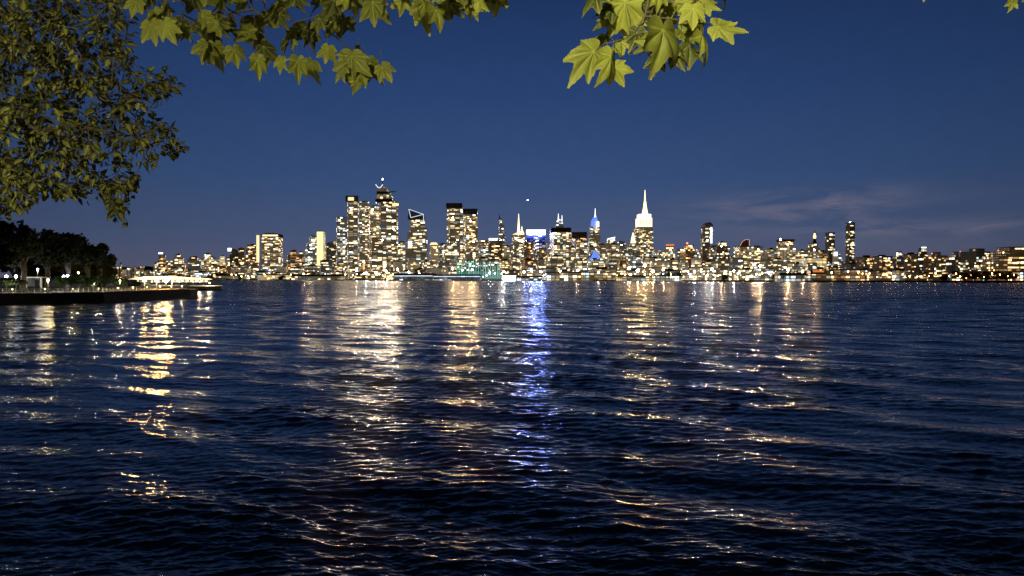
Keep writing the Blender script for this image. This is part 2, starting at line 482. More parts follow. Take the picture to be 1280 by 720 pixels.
def building(name, label, secs, D, style, gr=18, nwin=None, cat='building', group=None, roof='roof', tank=True, taper=1.0, base=None):
    """secs: from ground up [(x0, x1, ytop), ...] in photo pixels at distance D"""
    gr = R(gr)
    x0, x1, _ = secs[0]
    c = at((x0 + x1) / 2, HY, D)
    root = empty(name, (c.x, D, LZ), label, cat, group)
    root['_x'] = (x0 + x1) / 2
    z = LZ
    body = MB(root.location); rf = MB(root.location)
    rng = random.Random(int(x0 * 13 + secs[-1][2] * 7 + D))
    sy = D
    faces = []
    for i, (a, b, yt) in enumerate(secs):
        W = (b - a) / F * D
        cx = ((a + b) / 2 - 640) / F * D
        z1 = CAMZ + (HY - yt) / F * D
        fp, ww, dd = foot(cx, sy, W, gr)
        tp = taper if i == len(secs) - 1 else 1.0
        body.prism(fp, z, z1 - 1.2 if i == len(secs) - 1 else z1, tp)
        faces.append((cx, fp, z, z1, ww, dd, tp))
        z = z1
        sy += dd * .08
    # parapet roof slab on the top section, 2 cm proud
    cx, fp, z0_, z1_, ww, dd, tp = faces[-1]
    mx = sum(p[0] for p in fp) / 4; myy = sum(p[1] for p in fp) / 4
    rp = [(mx + (p[0] - mx) * tp * 1.012, myy + (p[1] - myy) * tp * 1.012) for p in fp]
    rf.prism(rp, z1_ - 1.2, z1_, bottom=True)
    body.build('wall', M[style], root)
    rf.build('roof', M[roof], root)
    if tank:
        k = MB(root.location); W = ww * tp
        hh = min(max(.010 * D * .1, 3.0), 7.0) * rng.uniform(.6, 1.1)
        k.box((mx + rng.uniform(-.15, .15) * W, myy, z1_ + hh / 2), W * rng.uniform(.3, .5), dd * .4, hh, gr)
        k.build('rooftop_box', M['roof'], root)
    # the brightest windows, each one its own pane of light on the near face
    ar = sum((b - a) * max(4, (secs[i-1][2] if i else HY) - yt) for i, (a, b, yt) in enumerate(secs))
    n = nwin if nwin is not None else max(3, min(20, int(ar * .022)))
    wm = win_mesh(WINKIND[style])
    used_ = set()
    for _ in range(n * 3):
        if len(used_) >= n: break
        cx, fp, za, zb, ww, dd, tp = rng.choice(faces)
        if zb - za < 9: continue
        side = rng.random() < .22 and abs(gr) > .05
        px1 = D / F
        wl = rng.uniform(1.6, 5.5) * px1 if not side else rng.uniform(.8, 2.0) * px1
        wh = rng.uniform(.6, 1.25) * px1
        if side:
            A_, B_ = (fp[1], fp[2]) if gr < 0 else (fp[3], fp[0])
        else:
            A_, B_ = fp[0], fp[1]
        L = math.hypot(B_[0] - A_[0], B_[1] - A_[1])
        if wl > L * .7: wl = L * .6
        u = rng.uniform(wl * .6, L - wl * .6) / L
        fl = 1.5 * px1
        nz = int((zb - za - 5) / fl)
        if nz < 1: continue
        kz = rng.randrange(nz)
        zz = za + 3 + fl * (kz + .5)
        key = (side, round(u * 5), round(zz / fl))
        if key in used_: continue
        used_.add(key)
        f = (zz - za) / (zb - za)
        mx_ = sum(p[0] for p in fp) / 4; my_ = sum(p[1] for p in fp) / 4
        k_ = 1 + (tp - 1) * f
        X = A_[0] + (B_[0] - A_[0]) * u; Y = A_[1] + (B_[1] - A_[1]) * u
        X = mx_ + (X - mx_) * k_; Y = my_ + (Y - my_) * k_
        o = link('window', wm, root)
        o.location = Vector((X, Y, zz)) - root.location
        o.scale = (wl, .7, wh)
        o.rotation_euler = (0, 0, math.atan2(B_[1] - A_[1], B_[0] - A_[0]))
    ALL_B.append((root, x0, x1, secs[-1][2], D, style))
    return root

def ppart(root, name, poly, D, mat, thick=12):
    b = MB(root.location)
    b.slab([at(x, y, D) for x, y in poly], thick)
    return b.build(name, M[mat], root)

def pbox(root, name, x0, x1, y0, y1, D, mat, thick=10):      # y0 top, y1 bottom
    return ppart(root, name, [(x0, y1), (x1, y1), (x1, y0), (x0, y0)], D, mat, thick)

def spire(root, name, px, y0, y1, w0, w1, D, mat, seg=8, mid=None):
    """tapering mast from y1 (bottom, width w1) to y0 (top, width w0)"""
    b = MB(root.location)
    prof = [(y1, w1)] + (mid or []) + [(y0, w0)]
    b.tube([at(px, y, D) for y, _ in prof], [w_ / 2 / F * D for _, w_ in prof], seg)
    return b.build(name, M[mat], root)

# --- named towers, left to right
B = building
b = B('apartment_tower', 'slim amber-lit tower with a white rooftop light, left end of the skyline', [(195, 208, 330), (196, 205, 318)], 2500, 'amber')
pbox(b, 'roof_light', 198, 202, 315.5, 317.5, 2500, 'cap_white')
B('stepped_tower', 'stepped block with cream lit floors, second tower from the left end of the skyline', [(212, 229, 330), (214, 227, 322), (217, 224, 318)], 2500, 'band')
B('apartment_block', 'speckled dark apartment block between the stepped cream block and the twin amber blocks', [(230, 249, 324)], 2450, 'grid')
B('apartment_block', 'broad warm-lit apartment block with a low stepped top, left of the small yellow tower', [(249, 272, 324), (252, 262, 317)], 2480, 'gold')
b = B('apartment_tower', 'small yellow floodlit tower left of the dark tower with one white light', [(270, 281, 328), (273, 280, 320)], 2420, 'flood', nwin=3)
b = B('office_tower', 'dark narrow tower with one bright white light on its left top corner', [(284, 297, 312)], 2350, 'dark')
pbox(b, 'roof_light', 284.5, 288, 310, 314, 2345, 'cap_white')
B('office_tower', 'narrow dark tower squeezed left of the warm red-brown block', [(296, 305, 310)], 2380, 'dim')
B('apartment_block', 'red-brown block with warm lit floors beside the tower with the white strip', [(303, 321, 311), (305, 319, 306)], 2300, 'amber')
b = B('apartment_tower', 'wide tower with a curved golden crown and a white light strip down its left edge', [(320, 349, 296)], 2200, 'gold', gr=12, tank=False)
ppart(b, 'crown', [(326, 296), (349, 296), (348.5, 292.5), (342, 291), (333, 291), (327, 292.5)], 2203, 'roof_brown', 40)
pbox(b, 'crown_lights', 328, 347, 293.4, 295.2, 2197, 'winc', 3)
pbox(b, 'light_strip', 320.5, 323.5, 294, 328, 2192, 'crown_cream', 4)
B('office_block', 'dark block with a reddish lit front in the gap right of the wide golden-crowned tower', [(354, 378, 318), (360, 370, 313)], 2150, 'amber')
b = B('office_tower', 'speckled tower with a stepped left shoulder leaning against the cream slab', [(377, 395, 312), (380, 395, 303), (384, 395, 295)], 2100, 'grid')
b = B('slab_tower', 'smooth narrow slab glowing cream from top to bottom', [(395.5, 404.5, 289)], 2080, 'flood', gr=3, nwin=0, tank=False)
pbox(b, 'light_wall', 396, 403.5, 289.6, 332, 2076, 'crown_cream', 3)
B('office_block', 'low dark block directly right of the smooth cream slab', [(405, 419, 304)], 2150, 'dark')
B('office_tower', 'tower with a flat pale parapet, left shoulder of the tall cluster', [(418, 433, 271)], 2000, 'grid', tank=False)
b = B('office_tower', 'dark-topped tower with a bright white sign panel under its flat roof', [(432, 446, 245)], 2050, 'band', tank=False)
pbox(b, 'dark_top', 431.8, 446.2, 244.5, 252, 2046, 'roof', 20)
pbox(b, 'sign_panel', 435, 442, 246.5, 250.5, 2040, 'crown_cream', 3)
B('office_tower', 'dark tower with scattered cream windows between the sign tower and the broad gold tower', [(445.5, 461, 252)], 2080, 'cream')
B('office_tower', 'gold-lit tower pressed against the left side of the tallest angular tower', [(459, 475, 257)], 2000, 'gold', tank=False)
# the tall angular one with the ledge
b = B('skyscraper', 'tallest angular glass skyscraper with a jutting ledge and curved peak light', [(470, 497, 254)], 1920, 'band', gr=10, nwin=26, tank=False)
ppart(b, 'upper_tower', [(469.5, 254), (491, 254), (490, 248), (486, 240), (480, 233), (472, 234.5)], 1925, 'gold', 40)
ppart(b, 'dark_band', [(469, 252.5), (491.5, 252.5), (490, 248.5), (469.3, 248.5)], 1921, 'roof', 3)
ppart(b, 'dark_band', [(470.5, 242.5), (486.5, 242.5), (484.5, 239.2), (471, 239.2)], 1921, 'roof', 3)
ppart(b, 'observation_ledge', [(486, 241.6), (494.5, 239.4), (494.5, 238.6), (485.4, 239.6)], 1918, 'steel', 10)
mb = MB(b.location)
mb.tube([at(469.5 + 9 * t_, 230.5 + 4.2 * math.sin(math.pi * t_), 1922) for t_ in [i / 8 for i in range(9)]], [1.2] * 9, 5)
mb.build('crown_arc_light', M['line_white'], b)
spire(b, 'mast', 478.5, 225, 233, .5, 1.0, 1930, 'steel')
mb = MB(b.location); mb.ball(at(478.5, 224, 1930), 1.6); mb.build('beacon', M['lampwhite'], b)
pbox(b, 'roof_ledge_light', 490.5, 498, 254.2, 257, 1912, 'wina', 3)
b = B('office_tower', 'lower gold-fronted wing at the foot of the tallest angular tower', [(459, 482, 318), (461, 478, 297)], 1850, 'band', tank=False)
b = B('skyscraper', 'glass tower with a slanted white-outlined wedge crown', [(502, 531, 310), (504, 530.5, 290), (508, 530, 274)], 1980, 'band', gr=8, nwin=24, tank=False)
ppart(b, 'wedge_top', [(509.5, 274), (529.5, 274), (529.5, 268), (511, 261.5)], 1984, 'roof', 35)
mb = MB(b.location)
for p_, q_ in (((511, 261.5), (529.5, 268)), ((511, 261.5), (513.5, 272)), ((513.5, 272), (529, 268)), ((529.5, 268), (529.5, 279))):
    mb.tube([at(*p_, 1981), at(*q_, 1981)], [.9, .9], 4)
mb.build('crown_outline_light', M['line_white'], b)
B('office_tower', 'thin dark-sided tower tucked against the right of the wedge-crowned tower', [(528.5, 534, 285)], 2060, 'grid', tank=False)
b = B('stone_tower', 'beige tower with a pointed lit crown right of the wedge-crowned tower', [(536, 548, 312), (537, 547, 306)], 1900, 'beige', tank=False)
ppart(b, 'pitched_crown', [(537, 306), (547, 306), (545, 303), (539, 303)], 1903, 'crown_cream', 20)
b = B('office_tower', 'tall glass tower with a dark cap, left one of the adjoining pair', [(557, 578, 254)], 1900, 'band', gr=14, nwin=24, tank=False)
pbox(b, 'dark_cap', 557.6, 577.4, 253.8, 260, 1896, 'roof', 30)
b = B('office_tower', 'dark-capped tower of bright yellow floor bands, right one of the adjoining pair', [(578.2, 597, 261)], 1890, 'gold', gr=14, nwin=30, tank=False)
pbox(b, 'dark_cap', 578.8, 596.5, 260.8, 267.5, 1886, 'roof', 30)
B('office_block', 'warm block at the foot of the adjoining pair of dark-capped towers', [(551, 573, 312), (553, 566, 305)], 1800, 'cream')
B('office_block', 'cool dark block right below the yellow-banded tower', [(597, 612, 306)], 1950, 'grid')
b = B('skyscraper', 'slim dark pointed tower rising behind the block with the pinkish white roof', [(619, 634, 308), (622, 632, 290), (623.5, 630, 281), (624, 628, 273)], 2600, 'grid', gr=5, nwin=6, tank=False)
spire(b, 'spire', 624.3, 267, 274, .3, 2.2, 2605, 'steel', 5)
b = B('office_block', 'broad block with a glowing pinkish white roof edge', [(607, 628, 300)], 2050, 'dim')
pbox(b, 'lit_roof_edge', 611, 622, 297.8, 300.4, 2046, 'cap_white', 6)
b = B('skyscraper', 'glass skyscraper carrying a tall pure white spire', [(639, 657, 306), (640, 656, 293)], 2500, 'cream', gr=8, tank=False)
ppart(b, 'slanted_crown', [(641, 293), (655.5, 293), (654, 288.5), (647, 290.5)], 2503, 'wina', 20)
spire(b, 'spire', 648.3, 267, 293, .5, 4.0, 2495, 'crown_white')
spire(b, 'small_spire', 652.3, 283, 293, .8, 3.0, 2498, 'crown_white')
b = B('office_tower', 'blue-lit block with a wide white glowing roof band', [(658, 682, 288)], 2150, 'blue', gr=0, nwin=26, tank=False)
pbox(b, 'white_crown', 658, 682, 287, 291, 2146, 'cap_white', 30)
pbox(b, 'blue_sign', 659, 681.5, 291.2, 293.2, 2146, 'sign_blue', 4)
B('office_tower', 'pale slim tower between the blue-lit block and the tall brown tower', [(682.5, 689, 303)], 2300, 'beige', tank=False)
b = B('office_tower', 'tall brown tower with dense amber windows and a sparkling mast on its roof', [(689, 714, 286)], 2000, 'gold', gr=6, nwin=28, roof='roof_brown', tank=False)
pbox(b, 'brown_cap', 688.8, 714, 284.5, 290, 1996, 'roof_brown', 40)
ppart(b, 'mast_base', [(694, 284.5), (705, 284.5), (702.5, 275), (697, 274)], 2003, 'grid', 16)
spire(b, 'mast', 698, 267, 276, .5, 1.8, 2001, 'cap_white', 5)
spire(b, 'antenna', 702.5, 269, 276, .5, 1.2, 2001, 'cap_white', 5)
b = B('office_tower', 'brown tower with vertical gold strips, right neighbour of the sparkling-mast tower', [(715, 734, 291)], 2050, 'amber', gr=10, nwin=18, roof='roof_brown', tank=False)
pbox(b, 'brown_cap', 715.4, 733.6, 290, 297.5, 2046, 'roof_brown', 30)
b = B('skyscraper', 'slender skyscraper with a blue-lit tapering crown and white needle', [(735, 752, 309), (737, 750.5, 294), (738.5, 749.5, 283)], 2550, 'cream', gr=0, nwin=10, tank=False)
ppart(b, 'blue_crown', [(738.7, 283), (749, 283), (747.5, 276), (745.8, 271), (742.2, 271), (739.5, 276)], 2553, 'cap_blue', 16)
spire(b, 'needle', 744, 260.5, 271.5, .6, 2.6, 2555, 'cap_white', 6, [(268, 1.2)])
pbox(b, 'white_side_turret', 745.6, 749, 277, 283.5, 2545, 'cap_white', 8)
b = B('chapel_tower', 'low block under a small blue floodlit pyramid', [(738, 751, 325)], 1700, 'beige', nwin=4, tank=False)
mb = MB(b.location); p0 = at(738, 325, 1700); p1 = at(751, 325, 1700)
mb.prism([(p0.x, 1700), (p1.x, 1700), (p1.x, 1722), (p0.x, 1722)], p0.z, at(744, 313, 1700).z, .12); mb.build('pyramid_roof', M['cap_blue'], b)
b = B('office_block', 'dark block with a bright slanted white roof light right of the blue-crowned skyscraper', [(755, 770, 306), (759, 769, 299)], 2200, 'grid', tank=False)
ppart(b, 'slanted_roof_light', [(759.5, 299), (768.5, 299), (769, 296), (760, 298)], 2196, 'cap_white', 10)
B('office_block', 'cream speckled block left of the small white pyramid tower', [(771, 783, 302)], 2250, 'cream')
b = B('clock_tower', 'small tower topped by a narrow white glowing pyramid, just left of the tallest spire', [(785, 797, 308), (787.5, 795.5, 304)], 2700, 'cream', gr=0, nwin=4, tank=False)
spire(b, 'pyramid_roof', 791.3, 290.5, 304, .6, 6.4, 2710, 'crown_white', 8, [(297, 4)])
# the art-deco tower with the lit crown and mast
b = B('art_deco_skyscraper', 'tallest art deco skyscraper with a white floodlit crown, tapering mast and antenna',
      [(793, 819, 326), (795, 818, 306), (796, 817, 284)], 3000, 'gold', gr=0, nwin=26, tank=False)
pbox(b, 'floodlit_glow_crown', 797.3, 815.2, 272.5, 284, 2996, 'crown_white', 55)  # floodlight put in as glow of the surface
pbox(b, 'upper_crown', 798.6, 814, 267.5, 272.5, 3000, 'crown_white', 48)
for xx in (800.5, 804.2, 808.2, 812):
    pbox(b, 'crown_pier', xx - .5, xx + .5, 275, 281, 2994, 'wina', 2)
pbox(b, 'crown_ledge', 797, 815.6, 283.6, 284.6, 2993, 'roof_brown', 60)
spire(b, 'mooring_mast', 806.2, 252, 267.5, 3.0, 8.2, 3025, 'crown_white', 10, [(264, 6.6), (258, 4.2)])
spire(b, 'antenna', 806.2, 237.5, 252, .7, 2.2, 3025, 'crown_white', 6, [(245, 1.5)])
b = B('office_block', 'pinkish beige slab at the right foot of the art deco skyscraper', [(812, 827, 322)], 1700, 'beige', gr=0)
b = B('office_block', 'block with a small red-lit roof pavilion right of the art deco skyscraper', [(831, 844, 312), (834, 842, 307)], 1900, 'gold', tank=False)
pbox(b, 'red_roof', 833.5, 842.5, 305.2, 307.2, 1896, 'orange_roof', 10)
b = B('office_block', 'brown block with a red beacon beside the dark curved-top tower', [(853, 869, 312), (857, 868, 306)], 1850, 'amber', tank=False)
mb = MB(b.location); mb.ball(at(859, 304, 1850), 2.2); mb.build('beacon', M['red_beacon'], b)
b = B('curved_tower', 'dark tower with a rounded top and a bright white strip down its right side', [(878, 887.5, 304)], 1800, 'dim', gr=0, nwin=2, tank=False)
ppart(b, 'upper_tower', [(879.5, 304), (891, 304), (891.2, 281), (889.5, 278.5), (886.5, 277.5), (883, 279), (880.5, 283)], 1802, 'dark', 30)
pbox(b, 'white_light_strip', 888.2, 890.4, 284, 304, 1797, 'cap_white', 3)
for yy in (285, 290, 295, 301):
    pbox(b, 'window', 882, 885.5, yy, yy + 1.6, 1797, 'winc', 2)
B('office_block', 'dark irregular block right of the rounded-top tower', [(890, 914, 308), (899, 909, 302)], 1750, 'dark')
b = B('office_block', 'gold speckled block crowned by a pink-outlined curved fin', [(921, 938, 308)], 1700, 'gold', tank=False)
ppart(b, 'curved_fin', [(925, 308), (936.5, 308), (936.5, 300), (932, 299.5), (928, 302)], 1703, 'roof_brown', 14)
mb = MB(b.location)
mb.tube([at(x_, y_, 1700) for x_, y_ in ((925, 307), (928, 301.8), (932, 299.4), (936.6, 299.6), (936.8, 307))], [.6] * 5, 4)
mb.build('outline_light', M['line_pink'], b)
B('apartment_block', 'wide amber speckled block right of the pink-outlined fin', [(938, 955, 308)], 1650, 'gold')
B('apartment_block', 'low gold block with a pitched lit front left of the square dark-capped tower', [(955, 973, 316), (960, 972, 311)], 1600, 'gold')
b = B('office_tower', 'square tower with a dark cap and yellow lit floors left of the lantern tower', [(973, 998, 309), (976, 994, 300)], 1620, 'gold', tank=False)
pbox(b, 'dark_cap', 976.5, 993.5, 299, 301.6, 1616, 'roof', 30)
mb = MB(b.location); mb.ball(at(975.5, 299.5, 1616), 1.8); mb.build('beacon', M['lampwhite'], b)
B('apartment_block', 'cream lit block between the square dark-capped tower and the lantern tower', [(998, 1011, 313)], 1580, 'cream')
b = B('clock_tower', 'slim tower with a glowing gold lantern on a thin neck', [(1012, 1025, 310), (1014, 1023, 304)], 2000, 'cream', gr=0, nwin=6, tank=False)
spire(b, 'neck', 1018.3, 298, 304.2, 2.4, 5.0, 2010, 'roof_brown', 6)
spire(b, 'lantern', 1018.3, 291.5, 298, 1.4, 2.8, 2010, 'lantern', 8, [(296, 3.8)])
spire(b, 'finial', 1018.3, 288.5, 291.5, .5, 1.2, 2010, 'roof_brown', 5)
b = B('floodlit_hall', 'bright yellow floodlit building below the lantern tower', [(1007, 1034, 322)], 1350, 'flood', gr=4, nwin=6, tank=False)
b = B('apartment_tower', 'dark slender tower with scattered white windows beside a small white block', [(1035.5, 1043.5, 290.5)], 1700, 'dark', gr=4, nwin=14, tank=False)
b = B('office_block', 'small glowing white block at the foot of the dark slender tower', [(1042.5, 1047.5, 312)], 1600, 'beige', gr=0, nwin=0, tank=False)
pbox(b, 'light_wall', 1043, 1047, 315, 320, 1596, 'cap_white', 3)
B('apartment_block', 'reddish block with white speckled roofline between lantern tower and dark slender tower', [(1025, 1036, 314)], 1560, 'amber')
b = B('apartment_tower', 'tallest isolated black tower on the right half with sparse cream windows', [(1061, 1068.5, 278)], 1650, 'dark', gr=4, nwin=18, tank=False)
mb = MB(b.location); mb.ball(at(1062.5, 277.6, 1650), 1.6, sz=.6); mb.build('beacon', M['lampwhite'], b)
B('low_rise_building', 'brown low building with a yellow lit parapet right of the isolated black tower', [(1076, 1094, 321)], 1300, 'dim')
B('low_rise_building', 'low dark building with a single gold window row, right of the yellow-parapet building', [(1098, 1118, 320)], 1250, 'dim')
b = B('low_rise_building', 'dark block with a small square rooftop tower and one white light', [(1117, 1131, 321), (1122.5, 1128.5, 314)], 1300, 'dark', tank=False)
mb = MB(b.location); mb.ball(at(1121.5, 317.5, 1296), 1.3); mb.build('roof_light', M['lampwhite'], b)
B('apartment_block', 'black block with a lit yellow upper corner left of the tapering white-tipped tower', [(1135, 1150, 317.5)], 1250, 'dim')
b = B('tapered_tower', 'dark tapering tower with a white light on its narrow top', [(1149, 1164, 322), (1151, 1161, 310)], 1400, 'dark', gr=0, tank=False, taper=.6, nwin=4)
pbox(b, 'roof_light', 1154, 1158, 308.6, 310.2, 1400, 'cap_white', 6)
B('apartment_block', 'wide dark block with scattered gold windows and a square roof box', [(1164, 1188, 319), (1169, 1178, 315)], 1200, 'dim', tank=False)
b = B('apartment_block', 'dark block with a small orange-red crane light on its roof', [(1190, 1208, 321), (1193, 1200, 314.5)], 1180, 'dark', tank=False)
mb = MB(b.location); mb.ball(at(1204, 318.6, 1176), 1.5); mb.build('roof_light', M['lampwhite'], b)
mb = MB(b.location); mb.tube([at(1200, 314, 1178), at(1204, 319, 1178)], [.5, .5], 4); mb.build('red_light_strip', M['red_beacon'], b)
b = B('apartment_block', 'large black stepped block near the right end of the skyline', [(1213, 1242, 314), (1219, 1234, 310.5)], 1150, 'dark', tank=False)
B('low_rise_building', 'small black building between the large stepped block and the orange-lit end block', [(1242, 1254, 321)], 1120, 'dark')
b = B('apartment_block', 'brown terraced block with long amber window rows at the right end', [(1253, 1300, 320), (1262, 1300, 313), (1269, 1298, 308)], 1050, 'dim', gr=-12, nwin=0, tank=False)
for yy, xs in ((310, ((1270, 1276), (1278, 1284))), (321.5, ((1262, 1266), (1268, 1273), (1275, 1280))), (328, ((1261, 1265), (1267, 1273), (1277, 1281))), (333.5, ((1261, 1268), (1269, 1274), (1277, 1283)))):
    for xa, xb in xs:
        pbox(b, 'window', xa, xb, yy, yy + 1.7, 1036, 'winw' if yy > 312 else 'winc', 2)

# --- in-fill: the lower blocks between and in front of the towers
NAMED = sorted([(x0, x1, r_['label'], yt) for r_, x0, x1, yt, D, st in ALL_B], key=lambda q: q[0] + q[1])
LM = [(196, 'the left-end amber tower'), (221, 'the stepped cream tower'), (276, 'the small yellow tower'), (335, 'the wide golden-crowned tower'),
      (400, 'the smooth cream slab'), (439, 'the white-sign tower'), (483, 'the tallest angular tower'), (518, 'the wedge-crowned tower'),
      (568, 'the dark-capped pair'), (626, 'the slim dark pointed tower'), (648, 'the white-spired skyscraper'), (670, 'the blue-lit block'),
      (701, 'the sparkling-mast tower'), (744, 'the blue-crowned skyscraper'), (791, 'the small white pyramid'), (806, 'the art deco skyscraper'),
      (885, 'the rounded-top dark tower'), (930, 'the pink-outlined fin'), (985, 'the square dark-capped tower'), (1018, 'the gold lantern tower'),
      (1040, 'the dark slender tower'), (1065, 'the isolated black tower'), (1127, 'the small square roof tower'), (1157, 'the tapering white-tipped tower'),
      (1227, 'the large black stepped block'), (1276, 'the right-end terraced block')]
TONE = {'gold': 'gold-lit', 'band': 'band-lit', 'cream': 'cream-lit', 'amber': 'amber-lit', 'grid': 'white-speckled', 'dark': 'dark', 'dim': 'dim brown',
        'blue': 'blue-lit', 'beige': 'beige', 'flood': 'floodlit', 'shop': 'warm bright', 'shopw': 'white bright'}
def interp(x, tab):
    for (a, ya), (b_, yb) in zip(tab, tab[1:]):
        if x <= b_: return ya + (yb - ya) * (x - a) / (b_ - a)
    return tab[-1][1]
ENV_BACK = [(140, 338), (190, 331), (215, 326), (280, 326), (320, 318), (350, 330), (375, 316), (405, 306), (420, 296), (500, 300), (535, 312), (560, 308),
            (600, 304), (640, 306), (690, 308), (740, 306), (790, 310), (830, 316), (870, 316), (900, 312), (960, 314), (1000, 316), (1050, 320),
            (1075, 326), (1130, 324), (1200, 325), (1285, 326)]
ENV_MID = [(140, 342), (190, 338), (280, 334), (350, 335), (380, 330), (480, 326), (560, 326), (640, 322), (700, 324), (800, 322), (830, 326), (900, 325),
           (1000, 327), (1060, 331), (1150, 331), (1285, 333)]
ENV_FRONT = [(190, 343), (280, 341), (400, 340), (500, 336), (640, 338), (800, 336), (950, 337), (1050, 338), (1150, 340), (1285, 342)]
fill = []
rr = random.Random(42)
def row(env, x, xe, wr, dD, styles, rowname, jit, skip=.0):
    while x < xe:
        wd = rr.uniform(*wr)
        if rr.random() >= skip:
            yt = interp(x + wd / 2, env) + rr.uniform(-jit, jit)
            D = shore_d(x) + dD + rr.uniform(0, 60)
            stl = rr.choice(styles(x))
            fill.append((x, x + wd * rr.uniform(.86, .99), yt, D, stl, rowname))
        x += wd
row(ENV_BACK, 190, 1280, (9, 17), 780, lambda x: ['gold', 'cream', 'grid', 'amber', 'band'] if x < 1050 else ['dim', 'dark', 'dim'], 'back', 5)
row(ENV_MID, 192, 1280, (11, 22), 330, lambda x: ['gold', 'cream', 'beige', 'amber', 'band', 'grid'] if x < 1050 else ['dim', 'dark', 'amber'], 'middle', 4)
row(ENV_FRONT, 196, 1280, (14, 30), 90, lambda x: ['shop', 'beige', 'shop', 'gold', 'shopw', 'dim'] if x < 1080 else ['dim', 'amber', 'shop', 'dark'], 'front', 2.5)
NM = {'back': ('office_block', 'mid-rise block'), 'middle': ('apartment_block', 'apartment block'), 'front': ('waterfront_building', 'waterfront building')}
labels = {}
items = []
for f_ in fill:
    xc = (f_[0] + f_[1]) / 2
    d_, lx, ln = min((abs(xc - lx), lx, ln) for lx, ln in LM)
    sd = 'left of' if xc < lx - 4 else ('right of' if xc > lx + 4 else 'in front of' if f_[5] != 'back' else 'beside')
    key = (TONE[f_[4]], f_[5], sd, ln)
    items.append((key, f_))
    labels.setdefault(key, []).append(f_)
for key, f_ in items:
    x0, x1, yt, D, stl, rw = f_
    same = sorted(labels[key]); pos = ''
    if len(same) == 2: pos = ['leftmost ', 'rightmost '][same.index(f_)]
    elif len(same) > 2: pos = (['leftmost ', 'second '] + ['third ', 'fourth ', 'fifth '][:max(0, len(same) - 3)] + ['rightmost '])[same.index(f_)] if same.index(f_) < len(same) - 1 else 'rightmost '
    lab = f'{pos}{key[0]} {rw}-row {NM[rw][1]} {key[2]} {key[3]}'
    secs = [(x0, x1, yt)]
    if rr.random() < .45 and rw != 'front':
        a = x0 + (x1 - x0) * rr.uniform(.1, .35); b_ = x1 - (x1 - x0) * rr.uniform(.05, .3)
        secs = [(x0, x1, yt + 3.5), (a, b_, yt)]
    B(NM[rw][0], lab, secs, D, stl, gr=rr.choice([18, 14, 20, -16]), nwin=rr.randint(3, 8), tank=rr.random() < .5)

# distant low hills with dotted houses far up the river on the left
hp = [(-2700, 3300)]
def hill():
    b = MB()
    n = 30; xs = np.linspace(80, 330, n)
    D = 3600
    top = [at(x, 338 - 4.5 * math.sin(math.pi * i / (n - 1)) - 1.2 * math.sin(i * 1.7), D) for i, x in enumerate(xs)]
    for i in range(n - 1):
        a, c = top[i], top[i + 1]
        b.face([(a.x, D - 250, LZ), (c.x, D - 250, LZ), (c.x, D, c.z), (a.x, D, a.z)])
        b.face([(a.x, D, a.z), (c.x, D, c.z), (c.x, D + 400, LZ), (a.x, D + 400, LZ)])
    return tag(b.build('far_hill', M['land']), 'low dark hill far up the river on the left', 'hill', kind='structure')
hill()
for i in range(14):
    px = 137 + i * 4.4 + rr.uniform(-1.2, 1.2)
    yt = 336 + rr.uniform(-3.5, 3) if i != 3 else 329
    D = 3000 + i * 12
    c = at(px, HY, D)
    e = empty('distant_house', (c.x, D, LZ), 'tiny warm-lit house among the farthest lights on the left horizon', 'house', 'distant houses on the left horizon')
    wdt = rr.uniform(2.2, 4.5)
    mb = MB(e.location); zt = CAMZ + (HY - yt) / F * D
    hw = wdt / 2 / F * D
    mb.prism([(c.x - hw, D), (c.x + hw, D), (c.x + hw, D + hw), (c.x - hw, D + hw)], LZ, zt); mb.build('wall', M['amber' if i % 3 == 0 else 'gold'], e)
    mb = MB(e.location); mb.prism([(c.x - hw*1.03, D-.5), (c.x + hw*1.03, D-.5), (c.x + hw*1.03, D + hw), (c.x - hw*1.03, D + hw)], zt, zt + 3, .6, bottom=True); mb.build('roof', M['roof_brown'], e)

# ------------------------------------------------------------------ the waterfront itself
def shed(name, label, x0, x1, yroof, yeave, D, wallmat, depth=30, cat='pier building', posts=0, base=.3):
    c = at((x0 + x1) / 2, HY, D)
    e = empty(name, (c.x, D, LZ), label, cat)
    zr, ze = at(x0, yroof, D).z, at(x0, yeave, D).z
    xa, xb = at(x0, HY, D).x, at(x1, HY, D).x
    mb = MB(e.location)
    mb.prism([(xa, D), (xb, D), (xb, D + depth), (xa, D + depth)], base, ze); mb.build('wall', M[wallmat], e)
    mb = MB(e.location)
    mb.prism([(xa - 2, D - 2), (xb + 2, D - 2), (xb + 2, D + depth + 1), (xa - 2, D + depth + 1)], ze, zr, .96, bottom=True); mb.build('roof', M['roof'], e)
    for i in range(posts):
        x = xa + (xb - xa) * (i + .5) / posts
        mb = MB(e.location); mb.box((x, D - 1.2, (base + ze) / 2), .9, .9, ze - base); mb.build('post', M['steel'], e)
    return e
e = shed('pier_shed', 'long dark-roofed pier shed over warm lights, left of the blue-white glass pier', 364, 431, 343, 345.5, shore_d(400) - 30, 'shop', posts=10)
e = shed('pier_building', 'glass pier building with a dark flat roof and blue-white lit wall', 493, 541, 341.5, 344, shore_d(520) - 60, 'pier', 60, posts=10)
pbox(e, 'light_line', 493, 541, 344.4, 345.3, shore_d(520) - 62.2, 'line_white', .6)
e = shed('pier_building', 'second glass pier building with a dark roof, joined below the teal-lit hall', 542, 600, 343, 345, shore_d(570) - 55, 'pier', 55, posts=12)
pbox(e, 'light_line', 542, 600, 345.2, 346, shore_d(570) - 57.2, 'line_white', .6)
